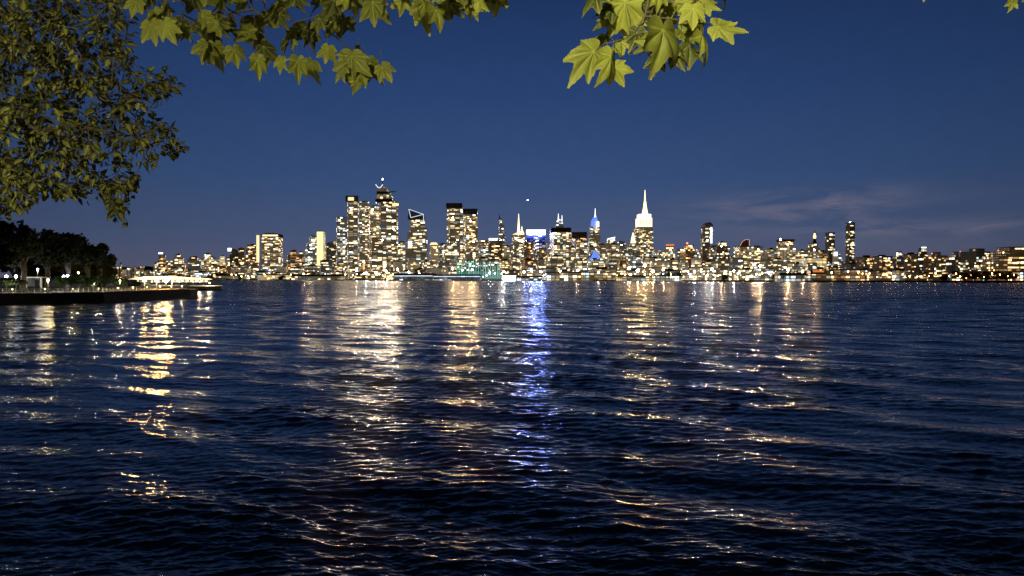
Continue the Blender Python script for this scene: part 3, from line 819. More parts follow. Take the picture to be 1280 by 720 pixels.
# teal hall of vertical lights
D = shore_d(600) + 10
e = empty('glass_hall', at(597, HY, D) * 1.0, 'teal hall of tall vertical light fins left of the dazzling white pavilion', 'hall'); e.location.z = LZ
pbox(e, 'wall', 570, 626, 339, 348.4, D + 4, 'teal_dim', 20)
pbox(e, 'roof', 569.6, 626.4, 338.2, 339, D + 3, 'roof', 22)
for i in range(19):
    x = 570.5 + i * 3.0
    y0 = 321 + 7 * (i / 18.0) ** 1.3 + rr.uniform(0, 7)
    pbox(e, 'light_fin', x, x + rr.uniform(.6, 1.5), y0, 348, D, 'teal', 1.5)
# white pavilion
D = shore_d(637) - 25
e = empty('pavilion', (at(637, HY, D).x, D, .5), 'dazzling white floodlit pavilion at the water edge', 'pavilion')
pbox(e, 'lit_wall', 629, 644, 344.6, 350.4, D, 'pav', 16)
ppart(e, 'roof', [(627, 344.4), (646, 344.4), (643, 341.8), (630, 341.8)], D - 2, 'white_paint', 22)
for i in range(5): pbox(e, 'column', 629.5 + i * 3.4, 630.1 + i * 3.4, 344.5, 350.6, D - 2, 'steel', 1)
D = shore_d(660) - 18
e = shed('ferry_landing', 'low white-lit ferry landing right of the dazzling pavilion', 646, 682, 345, 347, D, 'shopw', 20, cat='ferry landing', posts=6)
# long open frame pier
D = shore_d(720) - 20
e = shed('open_pier_shed', 'long open pier shed with a thin dark roof line and warm lights behind its posts', 683, 769, 339.6, 341, D, 'shop', 24, posts=12)
shed('pier_shed', 'low yellowish pier shed below the art deco skyscraper', 772, 818, 344, 346, shore_d(795) - 15, 'shop', 20, posts=6)
shed('boat_house', 'white-lit boat house with dark pilings in front', 819, 852, 343.5, 345.5, shore_d(835) - 25, 'shopw', 20, cat='boat house', posts=9)
shed('pier_shed', 'pale shed with a grey roof among the lights below the square dark-capped tower', 975, 1006, 341, 344, shore_d(990) - 10, 'shopw', 20, posts=4)
e = shed('market_hall', 'brick market hall with orange awning below the yellow floodlit building', 1014, 1050, 338, 343, shore_d(1030) + 8, 'amber', 20, cat='hall', posts=0)
pbox(e, 'awning', 1017, 1030, 338.4, 340.2, shore_d(1030) + 4, 'orange_roof', 3)
shed('warehouse', 'long amber brick warehouse left of the low dark right shore', 1050, 1084, 336, 338, shore_d(1070) + 12, 'amber', 30, cat='warehouse')
shed('warehouse', 'low warm-lit warehouse on the left part of the far waterfront', 322, 357, 342.5, 344, shore_d(340) + 5, 'flood', 30, cat='warehouse')
shed('warehouse', 'pinkish low warehouse at the left end of the far waterfront', 270, 300, 342.5, 345, shore_d(285) + 5, 'beige', 30, cat='warehouse')

# street lamps along the far waterfront
def lamp_set(kind, matk, label, hgt, rad):
    pole = MB(); pole.tube([(0, 0, 0), (0, 0, hgt)], [.22, .14], 5); pm = pole.mesh('pole', M['steel'])
    gl = MB(); gl.ball((0, 0, hgt + rad * .7), rad, 7, 4); gm = gl.mesh('lamp_globe', M[matk])
    return pm, gm
LS = {k: lamp_set(k, k, '', h_, r_) for k, h_, r_ in (('lampwarm', 8, .9), ('lampgold', 8, .95), ('lampwhite', 9, .85), ('lampred', 6, .9), ('lampgreen', 7, .9))}
LLAB = {'lampwarm': 'warm white street lamp in the row on the far waterfront', 'lampgold': 'golden street lamp in the row on the far waterfront',
        'lampwhite': 'cold white street lamp in the row on the far waterfront', 'lampred': 'small orange-red light post on the far waterfront',
        'lampgreen': 'greenish park lamp on the far waterfront'}
x = 283.0
while x < 1282:
    base = ['lampwarm', 'lampgold', 'lampwarm', 'lampwhite']
    if 440 < x < 480 or 640 < x < 690 or 820 < x < 850 or 1115 < x < 1125: base = ['lampwhite', 'lampwhite', 'lampwarm']
    elif 960 < x < 1030: base = ['lampgreen', 'lampgold', 'lampwarm', 'lampwhite']
    elif 1030 < x < 1060 or x > 1150: base = ['lampred', 'lampwarm', 'lampwarm', 'lampgold']
    k = rr.choice(base)
    D = shore_d(x) + rr.choice([2, 6, 14, 60])
    px = x
    e = empty('street_lamp', (at(px, HY, D).x, D, LZ), LLAB[k], 'street lamp', LLAB[k].split(' in the')[0] + 's across the river')
    link('pole', LS[k][0], e); link('lamp_globe', LS[k][1], e)
    sc = rr.uniform(.6, 1.15) * D / 1300
    e.scale = (sc, sc, rr.uniform(.45, 1.35))
    x += rr.uniform(4.5, 11.0)

def added_flood_head(root, p, r, k):
    """an added shaded flood lamp: emitting disc facing the river, closed housing behind it"""
    mb = MB(root.location)
    mb.tube([p + Vector((0, .25, 0)), p + Vector((0, .5, 0)), p + Vector((0, r * 1.4, r * .1))], [r * 1.3, r * 1.35, r * .6], 12)
    mb.tube([p + Vector((0, r, 0)), p + Vector((0, r, -r * 2))], [.2, .2], 5)
    mb.build('added_lamp_housing', M['steel'], root)
    mb = MB(root.location)
    mb.face([p + Vector((r * math.cos(t_), 0, r * math.sin(t_))) for t_ in [i * math.pi / 6 for i in range(12)]])
    mb.build('lamp_face', M[k], root)
# added searchlight-bright lamps on the towers, put in for the streaks on the river
M['added_roof_warm'] = glow('added_roof_flood_warm', (1, .68, .38), 2700, True)
M['added_roof_gold'] = glow('added_roof_flood_gold', (1, .64, .29), 2900, True)
M['added_roof_blue'] = glow('added_roof_flood_blue', (.42, .50, 1), 2300, True)
M['added_roof_cold'] = glow('added_roof_flood_cold', (.92, .84, .74), 2300, True)
for px, py, k, r_ in [(424, 275, 'added_roof_warm', 1.0), (439, 262, 'added_roof_warm', 1.2), (452, 290, 'added_roof_cold', 1.2), (466, 262, 'added_roof_cold', 1.4), (478, 300, 'added_roof_warm', 1.5), (484, 262, 'added_roof_cold', 1.5), (492, 286, 'added_roof_warm', 1.5),
                      (512, 300, 'added_roof_gold', 1.2), (522, 284, 'added_roof_gold', 1.3), (566, 272, 'added_roof_warm', 1.2), (572, 300, 'added_roof_gold', 1.3), (588, 276, 'added_roof_gold', 1.4), (592, 302, 'added_roof_warm', 1.1),
                      (626, 300, 'added_roof_cold', 1.2), (648, 300, 'added_roof_cold', 1.3), (663, 293, 'added_roof_blue', 1.5), (676, 294, 'added_roof_blue', 1.5), (670, 310, 'added_roof_blue', 1.4), (700, 300, 'added_roof_gold', 1.3), (724, 305, 'added_roof_warm', 1.3), (764, 302, 'added_roof_warm', 1.1), (777, 306, 'added_roof_gold', 1.0), (744, 296, 'added_roof_cold', 1.2),
                      (798.5, 285.5, 'added_roof_gold', 2.6), (814, 285.5, 'added_roof_gold', 2.6), (806, 266, 'added_roof_gold', 2.6), (806, 300, 'added_roof_gold', 2.4), (884, 300, 'added_roof_cold', 1.3), (902, 308, 'added_roof_warm', 1.1), (936, 310, 'added_roof_cold', 1.3), (838, 312, 'added_roof_gold', 1.1), (862, 314, 'added_roof_warm', 1.0), (948, 312, 'added_roof_warm', 1.1), (985, 306, 'added_roof_gold', 1.2),
                      (1018, 312, 'added_roof_gold', 1.0), (338, 300, 'added_roof_gold', 1.1), (312, 312, 'added_roof_gold', .9), (388, 306, 'added_roof_warm', 1.0), (400, 292, 'added_roof_warm', 1.0), (258, 322, 'added_roof_gold', .9), (544, 308, 'added_roof_warm', 1.1)]:
    cand = [q for q in ALL_B if q[1] - .5 <= px <= q[2] + .5 and q[3] - 22 <= py and 'row' not in q[0]['label']]
    if not cand: print('no tower for', px, py); continue
    q = min(cand, key=lambda q_: q_[4])
    D = q[4] - 12
    b_ = q[0]; p = at(px, py, D)
    added_flood_head(b_, p, r_ * (D / 2000) ** .5, k)

# tall flood lights added on the far waterfront to throw long river streaks
M['added_flood_warm'] = glow('added_flood_face_warm', (1, .68, .38), 1000, True)
M['added_flood_gold'] = glow('added_flood_face_gold', (1, .62, .24), 1000, True)
M['added_flood_cold'] = glow('added_flood_face_cold', (.85, .86, .9), 1000, True)
M['added_flood_blue'] = glow('added_flood_face_blue', (.36, .45, 1), 1100, True)
FL = {'added_flood_warm': 'warm white', 'added_flood_gold': 'golden', 'added_flood_cold': 'cold white', 'added_flood_blue': 'blue'}
for px, k, hh, rad_ in [(446, 'added_flood_warm', 18, 1.3), (458, 'added_flood_cold', 12, 1.5), (470, 'added_flood_cold', 14, 1.7), (483, 'added_flood_warm', 15, 1.6), (497, 'added_flood_warm', 20, 1.5), (511, 'added_flood_gold', 14, 1.3), (524, 'added_flood_warm', 12, 1.2),
                  (566, 'added_flood_gold', 20, 1.4), (578, 'added_flood_warm', 16, 1.5), (590, 'added_flood_gold', 18, 1.3), (612, 'added_flood_cold', 12, 1.1), (630, 'added_flood_cold', 14, 1.4),
                  (655, 'added_flood_blue', 13, 1.5), (664, 'added_flood_blue', 16, 1.6), (676, 'added_flood_blue', 14, 1.5), (700, 'added_flood_warm', 14, 1.1), (722, 'added_flood_warm', 15, 1.2), (748, 'added_flood_warm', 12, 1.1),
                  (786, 'added_flood_gold', 18, 1.5), (797, 'added_flood_gold', 14, 1.8), (806, 'added_flood_gold', 22, 1.9), (816, 'added_flood_gold', 13, 1.7), (829, 'added_flood_warm', 16, 1.2),
                  (868, 'added_flood_cold', 12, 1.1), (890, 'added_flood_cold', 16, 1.2), (917, 'added_flood_cold', 13, 1.1), (942, 'added_flood_warm', 22, 1.2), (950, 'added_flood_warm', 20, 1.3), (985, 'added_flood_gold', 14, 1.2), (1003, 'added_flood_warm', 12, 1.1),
                  (380, 'added_flood_warm', 12, 1.0), (330, 'added_flood_gold', 12, 1.0)]:
    D = shore_d(px) + 3
    x_ = at(px, HY, D).x
    near_ = min(LM, key=lambda q: abs(q[0] - px))[1]
    rel = 'left below' if px < min(LM, key=lambda q: abs(q[0] - px))[0] else 'right below'
    e = empty('flood_light', (x_, D, LZ), f'{FL[k]} added flood light on the far shore, {rel} {near_}', 'flood light', 'added flood lights on the far waterfront')
    q = Vector((x_, D, LZ))
    mb = MB(q); mb.tube([q, q + Vector((0, 0, hh))], [.35, .2], 6); mb.build('pole', M['steel'], e)
    added_flood_head(e, q + Vector((0, -.9, hh + rad_ * .3)), rad_, k)

# trees: leaf-clump crown + trunk
def tree_mesh(mb, c, rx, ry, rz, n, size, rng, lobes=9):
    cents = [Vector((0, 0, 0))]
    for _ in range(lobes):
        v = Vector((rng.gauss(0, 1), rng.gauss(0, 1), rng.gauss(0, 1))).normalized() * rng.uniform(.45, .8)
        cents.append(v)
    for i in range(n):
        q = rng.choice(cents); r = rng.uniform(.28, .45) if q.length else .6
        v = Vector((rng.gauss(0, 1), rng.gauss(0, 1), rng.gauss(0, 1))).normalized() * r * rng.random() ** .33
        p = q + v
        P = Vector((c[0] + p.x * rx, c[1] + p.y * ry, c[2] + p.z * rz))
        a = Vector((rng.gauss(0, 1), rng.gauss(0, 1), rng.gauss(0, 1))).normalized()
        b_ = a.orthogonal().normalized(); s_ = size * rng.uniform(.6, 1.5)
        d_ = a.cross(b_)
        mb.face([P - b_ * s_, P + d_ * s_ * .55, P + b_ * s_, P - d_ * s_ * .55])

def tree(name, label, px, ytop, ybot, wpx, D, n=900, size=.5, mat='dark_leaf', group=None, gz=2.5, trunk=True, cat='tree'):
    rng = random.Random(int(px * 31 + D))
    c = at(px, HY, D)
    e = empty(name, (c.x, D, gz), label, cat, group)
    zt, zb = at(px, ytop, D).z, at(px, ybot, D).z
    rw = wpx / 2 / F * D
    mb = MB(e.location)
    tree_mesh(mb, (c.x, D, (zt + zb) / 2), rw, rw, (zt - zb) / 2, n, size, rng)
    mb.build('crown', M[mat], e)
    if trunk:
        mb = MB(e.location); tr = rw * .07 + .1
        zm = (zt + zb) / 2
        mb.tube([(c.x, D, gz), (c.x + tr, D, zb), (c.x, D, zm)], [tr * 1.3, tr, tr * .5], 7)
        for k in range(4):
            a = k * 1.6
            mb.tube([(c.x, D, zb - .3), (c.x + math.cos(a) * rw * .5, D + math.sin(a) * rw * .5, zm + rw * .2)], [tr * .6, tr * .2], 5)
        mb.build('trunk', M['bark'], e)
    return e
TREES = [(-12, 262, 332, 95, 150, 'big dark tree at the left edge of the wooded point'), (28, 284, 335, 62, 172, 'second dark tree from the left on the wooded point'),
         (58, 286, 336, 50, 180, 'dark tree with the pointed top in the middle of the wooded point'), (84, 290, 337, 52, 190, 'round dark tree right of the middle on the wooded point'),
         (108, 293, 339, 52, 200, 'dark tree with a rounded outline, second from right on the wooded point'), (124, 303, 341, 34, 210, 'rightmost dark tree on the wooded point')]
for px, yt, yb, wp, D, lb in TREES:
    tree('broadleaf_tree', lb, px, yt, yb, wp, D, 3200, .42, group='dark trees on the wooded point')
for px, yt, yb, wp, D, lb in [(20, 305, 352, 50, 240, 'low dark tree seen between the trunks near the left edge'), (52, 308, 352, 50, 250, 'low dark tree behind the white shelter'),
                              (82, 306, 352, 46, 246, 'low dark tree behind the close pair of globe lamps'), (108, 312, 353, 44, 252, 'low dark tree behind the right shrubs'),
                              (130, 322, 352, 30, 250, 'lowest dark tree at the right end of the wooded point')]:
    tree('broadleaf_tree', lb, px, yt, yb, wp, D, 2600, .5, group='dark trees on the wooded point')
SH = [(6, 347, 357, 26, 166, 'lit green shrub below the two white lamps at the left edge'), (24, 349, 357, 18, 166, 'low green shrub left of the white shelter'),
      (74, 344, 359, 20, 178, 'dark round shrub right of the yellow-lit trunk'), (95, 343, 359, 26, 184, 'dark shrub in the middle of the hedge line'),
      (114, 342, 359, 26, 190, 'tall dark shrub left of the sloping green bush'), (133, 342, 359, 24, 196, 'bushy green shrub behind the white railing'),
      (150, 346, 359, 26, 204, 'sloping green bush right part of the hedge line'), (168, 351, 359.5, 20, 210, 'low last shrub near the flood lights')]
for px, yt, yb, wp, D, lb in SH:
    tree('shrub', lb, px, yt, yb, wp, D, 900, .26, 'shrub_leaf', 'shrubs along the seawall', trunk=False, cat='shrub')
for i, px in enumerate((236, 262, 300, 352, 372, 833, 846, 905, 968, 985, 1204, 1218, 1232, 1246, 1262, 1180)):
    D = shore_d(px) + 22
    big = px > 1190 or px in (833, 846)
    nm = ['left', 'right'][px > 640]
    tree('waterfront_tree', {236: 'small dark tree far left on the opposite waterfront', 262: 'small tree left of the pinkish warehouse', 300: 'tiny tree between the two left warehouses',
         352: 'small tree at the right end of the floodlit warehouse', 372: 'small dark tree at the left end of the long pier shed', 833: 'dark conical tree behind the boat house',
         846: 'second dark tree right behind the boat house', 905: 'small tree below the dark irregular block', 968: 'green-lit tree left of the grey-roofed shed',
         985: 'green-lit tree in front of the grey-roofed shed', 1204: 'black round tree left in the dark park at the right shore', 1218: 'widest black tree in the dark park at the right shore',
         1232: 'black tree right of the widest one in the dark park', 1246: 'black tree third in the dark park at the right shore', 1262: 'black tree before the terraced end block',
         1180: 'small black tree left of the dark park'}[px], px, 339 if big else 343, 350, 17 if big else 9, D, 350, 1.5, 'dark_leaf' if px not in (968, 985) else 'shrub_leaf',
         'trees along the far waterfront', gz=LZ)

# white railing on the seawall
edge = [gp(-60, 156), gp(-20, 161), gp(60, 165), gp(130, 177), gp(190, 197), gp(236, 218)]
def along(t_):
    L = [math.hypot(edge[i+1][0] - edge[i][0], edge[i+1][1] - edge[i][1]) for i in range(len(edge) - 1)]
    d_ = t_ * sum(L)
    for i, l_ in enumerate(L):
        if d_ <= l_ or i == len(L) - 1:
            f_ = d_ / l_
            return Vector((edge[i][0] + (edge[i+1][0] - edge[i][0]) * f_, edge[i][1] + (edge[i+1][1] - edge[i][1]) * f_ + .5, 2.5))
        d_ -= l_
rail = empty('railing', along(.5), 'long white railing along the top of the seawall', 'railing')
for zz, rr_ in ((1.1, .13), (.62, .035), (.18, .035)):
    mb = MB(rail.location); mb.tube([along(i / 40) + Vector((0, 0, zz)) for i in range(41)], [rr_] * 41, 5); mb.build('rail', M['white_paint'], rail)
for i in range(60):
    p = along((i + .5) / 60); mb = MB(rail.location); mb.box(p + Vector((0, 0, .56)), .12, .12, 1.1); mb.build('post', M['white_paint'], rail)
# coping along the wall top
mb = MB()
cop = [Vector((p[0], p[1], 0)) for p in edge]
for i in range(len(cop) - 1):
    a, c = cop[i], cop[i + 1]
    mb.face([(a.x, a.y - .25, 2.0), (c.x, c.y - .25, 2.0), (c.x, c.y - .25, 2.62), (a.x, a.y - .25, 2.62)])
    mb.face([(a.x, a.y - .25, 2.62), (c.x, c.y - .25, 2.62), (c.x, c.y + .35, 2.62), (a.x, a.y + .35, 2.62)])
tag(mb.build('seawall_coping', M['deck_lit']), 'pale coping along the top of the seawall', 'coping', kind='structure')

# white shelter with columns
D = 176
sh = empty('garden_shelter', (at(38, HY, D).x, D, 2.5), 'small white shelter with two columns under the dark trees', 'shelter')
pbox(sh, 'back_wall', 33, 49, 348, 358, D + 3, 'stone', .3)
pbox(sh, 'roof', 31, 52, 346, 347.6, D, 'white_paint', 3.6)
for xx in (31.5, 50): pbox(sh, 'column', xx, xx + 1.6, 347.6, 360, D + .1, 'white_paint', .35)
pbox(sh, 'door', 43.5, 48, 350, 359, D + 2.8, 'roof', .1)

# lamps on the wooded point
def park_lamp(px, py, D, colr, matk, power, label, r=.28, gz=2.5, cat='park lamp', grp=None):
    p = at(px, py, D)
    e = empty('park_lamp', (p.x, D, gz), label, cat, grp)
    mb = MB(e.location); mb.tube([(p.x, D, gz), (p.x, D, p.z - r)], [.09, .06], 6); mb.build('pole', M['steel'], e)
    mb = MB(e.location); mb.ball(p, r, 10, 6); mb.build('lamp_globe', M[matk], e, True)
    l = point('lamp_light', Vector((p.x, D - .1, p.z - r - .25)) - e.location, power, colr, .15, e)
    return e
M['plw'] = glow('park_lamp_white', (.72, .82, 1), 24, True)
M['ply'] = glow('park_lamp_yellow', (1, .72, .3), 22, True)
M['flood_lamp'] = glow('flood_lamp_face', (1, .53, .14), 300, True)
park_lamp(8, 345.5, 170, (.75, .85, 1), 'plw', 350, 'white globe lamp at the left edge under the dark trees', .30)
park_lamp(20, 345.5, 172, (.75, .85, 1), 'plw', 350, 'white globe lamp left of the small shelter', .30)
park_lamp(79.5, 345.5, 186, (.75, .85, 1), 'plw', 500, 'white globe lamp, left one of the close pair among the shrubs', .3)
park_lamp(84.5, 345.0, 188, (.75, .85, 1), 'plw', 500, 'white globe lamp, right one of the close pair among the shrubs', .3)
park_lamp(47, 336.5, 182, (1, .9, .7), 'plw', 250, 'tall thin lamp above the small shelter', .22)
park_lamp(98, 341, 194, (1, .75, .4), 'ply', 300, 'yellowish lamp post among the dark shrubs', .24)
park_lamp(60, 350, 172, (1, .75, .32), 'ply', 500, 'low golden lamp lighting the trunk right of the shelter', .26)
park_lamp(150, 351, 200, (1, .85, .5), 'ply', 500, 'low yellow lamp beside the sloping green bush', .2)
park_lamp(118, 353, 190, (1, .9, .6), 'ply', 400, 'dim low lamp behind the railing between two shrubs', .16)
# flood lights by the terminal
def floodlight(px, py, D, label, r, power):
    p = at(px, py, D)
    e = empty('flood_light', (p.x, D, 2.0), label, 'flood light', 'flood lights by the pier terminal')
    mb = MB(e.location); mb.tube([(p.x, D, 2.0), (p.x, D, p.z - r * .6)], [.16, .12], 6); mb.build('pole', M['steel'], e)
    mb = MB(e.location); mb.ball(p, r, 12, 7, .8); mb.build('lamp_face', M['flood_lamp'], e, True)
    point('lamp_light', Vector((p.x, D - r - .6, p.z + .2)) - e.location, power, (1, .78, .42), .4, e)
floodlight(180.5, 350.3, 232, 'golden flood light, leftmost of three before the terminal', .5, 700)
floodlight(195.5, 350.2, 230, 'golden flood light, middle one of three before the terminal', .5, 700)
floodlight(207.5, 349.6, 228, 'largest golden flood light, rightmost of three before the terminal', .85, 1500)
# terminal with the long curved roof
D = 430
tm = empty('ferry_terminal', (at(205, HY, D).x, D, 2.0), 'long pale terminal with a low curved roof behind the flood lights', 'ferry terminal')
pbox(tm, 'wall', 170, 262, 349.5, 352.8, D, 'deck_lit', 18)
ppart(tm, 'roof', [(158, 349.3), (266, 349.3), (262, 348.2), (235, 346.6), (205, 345.2), (182, 345.6), (166, 347.4)], D - 5, 'deck_lit', 28)
for i in range(11): pbox(tm, 'column', 172 + i * 8.6, 172.7 + i * 8.6, 349.3, 353.4, D - 3, 'white_paint', .6)
for i in range(8):
    pbox(tm, 'window', 214 + i * 6, 217.5 + i * 6, 350.2, 352, D - .4, 'winc', .3)
for i, px in enumerate((176, 200, 225, 250)):
    p = at(px, 347.5, D - 9)
    mb = MB(tm.location); mb.ball(p, .35, 8, 5); mb.build('roof_lamp', M['lampgold'], tm)
    point('lamp_light', p + Vector((0, -1, .5)) - tm.location, 9000, (1, .82, .5), .3, tm)
for px, lb in ((215, 'small lamp post at the landward part of the lit pier deck'), (262, 'small lamp post at the far end of the lit pier deck')):
    p = at(px, 354, 372)
    e = empty('lamp_post', (p.x, 372, 1.9), lb, 'lamp post')
    mb = MB(e.location); mb.tube([(p.x, 372, 1.9), (p.x, 372, p.z)], [.08, .06], 6); mb.build('pole', M['steel'], e)
    mb = MB(e.location); mb.ball(p, .22, 8, 5); mb.build('lamp_globe', M['lampgold'], e)
    point('lamp_light', (0, -.3, p.z - 1.9 + .5), 9000, (1, .85, .55), .3, e)
# bollard lights along the promenade
for i in range(11):
    q = along((i + .6) / 11.6) + Vector((0, 1.6, 0))
    e = empty('bollard_light', q, 'short glowing bollard light in the row behind the white railing', 'bollard light', 'bollard lights behind the railing')
    mb = MB(q); mb.tube([q, q + Vector((0, 0, .8))], [.09, .08], 7); mb.build('post', M['steel'], e)
    mb = MB(q); mb.ball(q + Vector((0, 0, .9)), .11, 7, 4); mb.build('lamp_head', M['ply'], e)
    point('lamp_light', (0, -.25, 1.25), 260, (1, .88, .6), .1, e)
# rail on second pier
pr = empty('pier_railing', (at(240, HY, 352).x, 350, 1.9), 'short white railing on the lit pier deck', 'railing')
for zz in (.5, 1.0):
    mb = MB(pr.location); mb.tube([Vector((*gp(188, 353.5), 1.9 + zz)), Vector((*gp(240, 349.5), 1.9 + zz)), Vector((*gp(275, 353.5), 1.9 + zz))], [.07] * 3, 5); mb.build('rail', M['white_paint'], pr)
for i in range(22):
    x_ = 188 + i * 4.1; dd_ = 353.5 - 4 * (1 - abs(x_ - 240) / 52)
    mb = MB(pr.location); p = gp(x_, dd_); mb.box((p[0], p[1] + .1, 2.4), .12, .12, 1.0); mb.build('post', M['white_paint'], pr)

# aircraft light over the city
D = 2600; p = at(659.5, 250, D)
ac = empty('helicopter', p, 'small helicopter seen as one white point of light above the skyline', 'helicopter')
mb = MB(p); mb.ball(p, 1.6, 10, 6, .8); mb.build('cabin', M['steel'], ac, True)
mb = MB(p); mb.tube([p + Vector((1, 0, .3)), p + Vector((7, 0, .9))], [.5, .15], 6); mb.build('tail_boom', M['steel'], ac)
mb = MB(p); mb.box(p + Vector((0, 0, 1.9)), 10, .3, .06); mb.box(p + Vector((0, 0, 1.82)), .3, 10, .06); mb.build('rotor', M['steel'], ac)
mb = MB(p); mb.ball(p + Vector((0, -1.9, -.6)), 1.5, 8, 5); mb.build('search_light', M['lampwhite'], ac)

# ------------------------------------------------------------------ foreground foliage
def leaf_mat(name, c0, c1, trans=.35, vein=True):
    m, nt = new_mat(name); g = NG(nt)
    at_ = g.n('ShaderNodeAttribute'); at_.attribute_name = 'leafdata'
    sp = g.sep(at_.outputs['Vector'])        # x = tone per leaf, low for unlit ones, y = vein amount, z = radial
    base = g.mix(sp[0], c4(c0), c4(c1))
    tc = g.n('ShaderNodeTexCoord').outputs['Object']
    nz = g.noise(tc, 22.0, 3)[0]
    base = g.vm('SCALE', base, g.m('MULTIPLY_ADD', nz, .9, .55))
    vn = g.mix(g.m('MULTIPLY', sp[1], .55), base, (.42, .42, .12, 1))
    edge_ = g.m('POWER', sp[2], 10.0)
    vn = g.mix(g.m('MULTIPLY', edge_, .35), vn, (.35, .28, .10, 1))
    b = g.n('ShaderNodeBsdfPrincipled')
    g.put(b.inputs['Base Color'], vn); b.inputs['Roughness'].default_value = .62
    b.inputs['Specular IOR Level'].default_value = .35
    tr = g.n('ShaderNodeBsdfTranslucent'); g.put(tr.inputs[0], vn)
    mx = g.n('ShaderNodeMixShader'); mx.inputs[0].default_value = trans
    nt.links.new(b.outputs[0], mx.inputs[1]); nt.links.new(tr.outputs[0], mx.inputs[2])
    o = g.n('ShaderNodeOutputMaterial'); nt.links.new(mx.outputs[0], o.inputs[0])
    return m
M['plane_leaf'] = leaf_mat('plane_leaf', (.028, .042, .005), (.25, .275, .042), .35)
M['oval_leaf'] = leaf_mat('oval_leaf', (.005, .007, .002), (.046, .050, .010), .22)

# outline of a lobed plane leaf: (angle from tip axis deg, radius)
OUT = [(0, 1.0), (3, .92), (7, .80), (10, .79), (15, .68), (21, .60), (27, .59), (33, .64), (38, .76), (41, .78), (45, .93), (49, .80), (54, .72), (58, .70), (66, .56),
       (75, .49), (84, .52), (92, .62), (97, .52), (110, .45), (125, .42), (140, .36), (155, .28), (168, .18), (180, .08)]
def out_r(th):
    d_ = abs(math.degrees(th))
    for (a, ra), (b_, rb) in zip(OUT, OUT[1:]):
        if d_ <= b_: return ra + (rb - ra) * (d_ - a) / (b_ - a)
    return .12
LOB = [0, R(46), R(-46), R(93), R(-93)]
def lobed(nang, nr, rng):
    """verts (x across, y to tip, z up), faces, attributes"""
    vs = [(0, 0, 0)]; at_ = [(0, 1, 0)]; fs = []
    ks = [rng.uniform(.9, 1.08) for _ in range(5)]
    curl = rng.uniform(.0, .6); fold = rng.uniform(-.45, .25); wv = rng.uniform(0, 6.3); tw = rng.uniform(-.3, .3)
    for i in range(nang):
        th = -math.pi + 2 * math.pi * (i + .5) / nang
        r_ = out_r(th)
        near = min(range(5), key=lambda k: abs(th - LOB[k])); r_ *= ks[near]
        dl = min(abs(th - l_) for l_ in LOB)
        vein = math.exp(-(dl / .06) ** 2)
        for j in range(1, nr + 1):
            f_ = j / nr
            rr_ = r_ * f_
            if j == nr: rr_ *= 1 + .02 * math.sin(i * 2.4)
            x_ = rr_ * math.sin(th); y_ = rr_ * math.cos(th)
            z_ = -.07 * math.exp(-(dl / .2) ** 2) * min(1, rr_ * 3) + .06 * math.sin(th * 2.0 + wv + rr_ * 4) * rr_ * 1.6
            z_ += fold * abs(x_) - curl * (y_ * abs(y_)) * .8 - .25 * curl * x_ * x_ + tw * x_ * y_
            sv = .35 * max(0, math.sin(rr_ * 34 + dl * 12)) ** 4
            vs.append((x_, y_, z_)); at_.append((0, min(1, vein * (1.1 - .5 * f_) + sv * (1 - vein) * .6), f_))
    idx = lambda i, j: 0 if j == 0 else 1 + (i % nang) * nr + j - 1
    for i in range(nang):
        fs.append((0, idx(i + 1, 1), idx(i, 1)))
        for j in range(1, nr):
            fs.append((idx(i, j), idx(i + 1, j), idx(i + 1, j + 1), idx(i, j + 1)))
    V = np.array(vs)
    V[:, 0] *= rng.uniform(.68, 1.02); V[:, 0] += rng.uniform(-.25, .25) * V[:, 1] ** 2
    k1, k2 = rng.uniform(-.9, .9), rng.uniform(-.9, .9)
    V[:, 2] += np.where(V[:, 0] > 0, k1, k2) * V[:, 0] ** 2 * 1.1
    return V, fs, np.array(at_)
def oval(rng):
    n = 6; vs = []; fs = []; at_ = []
    c_ = rng.uniform(.0, .5); fo = rng.uniform(.05, .5)
    for i in range(n + 1):
        f_ = i / n; w_ = .36 * math.sin(math.pi * f_ ** .75) * (1 - .25 * f_)
        for sgn in (-1, 0, 1):
            vs.append((w_ * sgn, f_, fo * w_ * abs(sgn) - c_ * f_ * f_ * .5))
            at_.append((0, 1 if sgn == 0 else 0, abs(sgn) * .85))
    for i in range(n):
        a = i * 3
        fs.append((a, a + 1, a + 4, a + 3)); fs.append((a + 1, a + 2, a + 5, a + 4))
    return np.array(vs), fs, np.array(at_)
vr = random.Random(3)
T_HERO = [lobed(96, 7, vr) for _ in range(20)]
T_MID = [lobed(56, 4, vr) for _ in range(16)]
T_OVAL = [oval(vr) for _ in range(8)]

class Leaves:
    def __init__(s): s.v = []; s.f = []; s.a = []; s.n = 0
    def add(s, tmpl, pos, tip, nrm, size, rnd):
        vs, fs, at_ = tmpl
        y = Vector(tip).normalized(); z = Vector(nrm); z = (z - y * z.dot(y))
        if z.length < 1e-4: z = y.orthogonal()
        z.normalize(); x = y.cross(z)
        Mx = np.array([x, y, z]) * size
        s.v.append(vs @ Mx + np.array(pos))
        s.f.extend([tuple(i + s.n for i in f) for f in fs])
        a = at_.copy(); a[:, 0] = rnd; s.a.append(a)
        s.n += len(vs)
    def build(s, name, mat, parent):
        me = bpy.data.meshes.new(name)
        V = np.concatenate(s.v) - np.array(parent.location if parent else (0, 0, 0))
        me.from_pydata(V.tolist(), [], s.f)
        at_ = me.attributes.new('leafdata', 'FLOAT_VECTOR', 'POINT')
        at_.data.foreach_set('vector', np.concatenate(s.a).ravel().astype(np.float32))
        me.polygons.foreach_set('use_smooth', [True] * len(me.polygons))
        me.materials.append(mat); me.update()
        return link(name, me, parent)

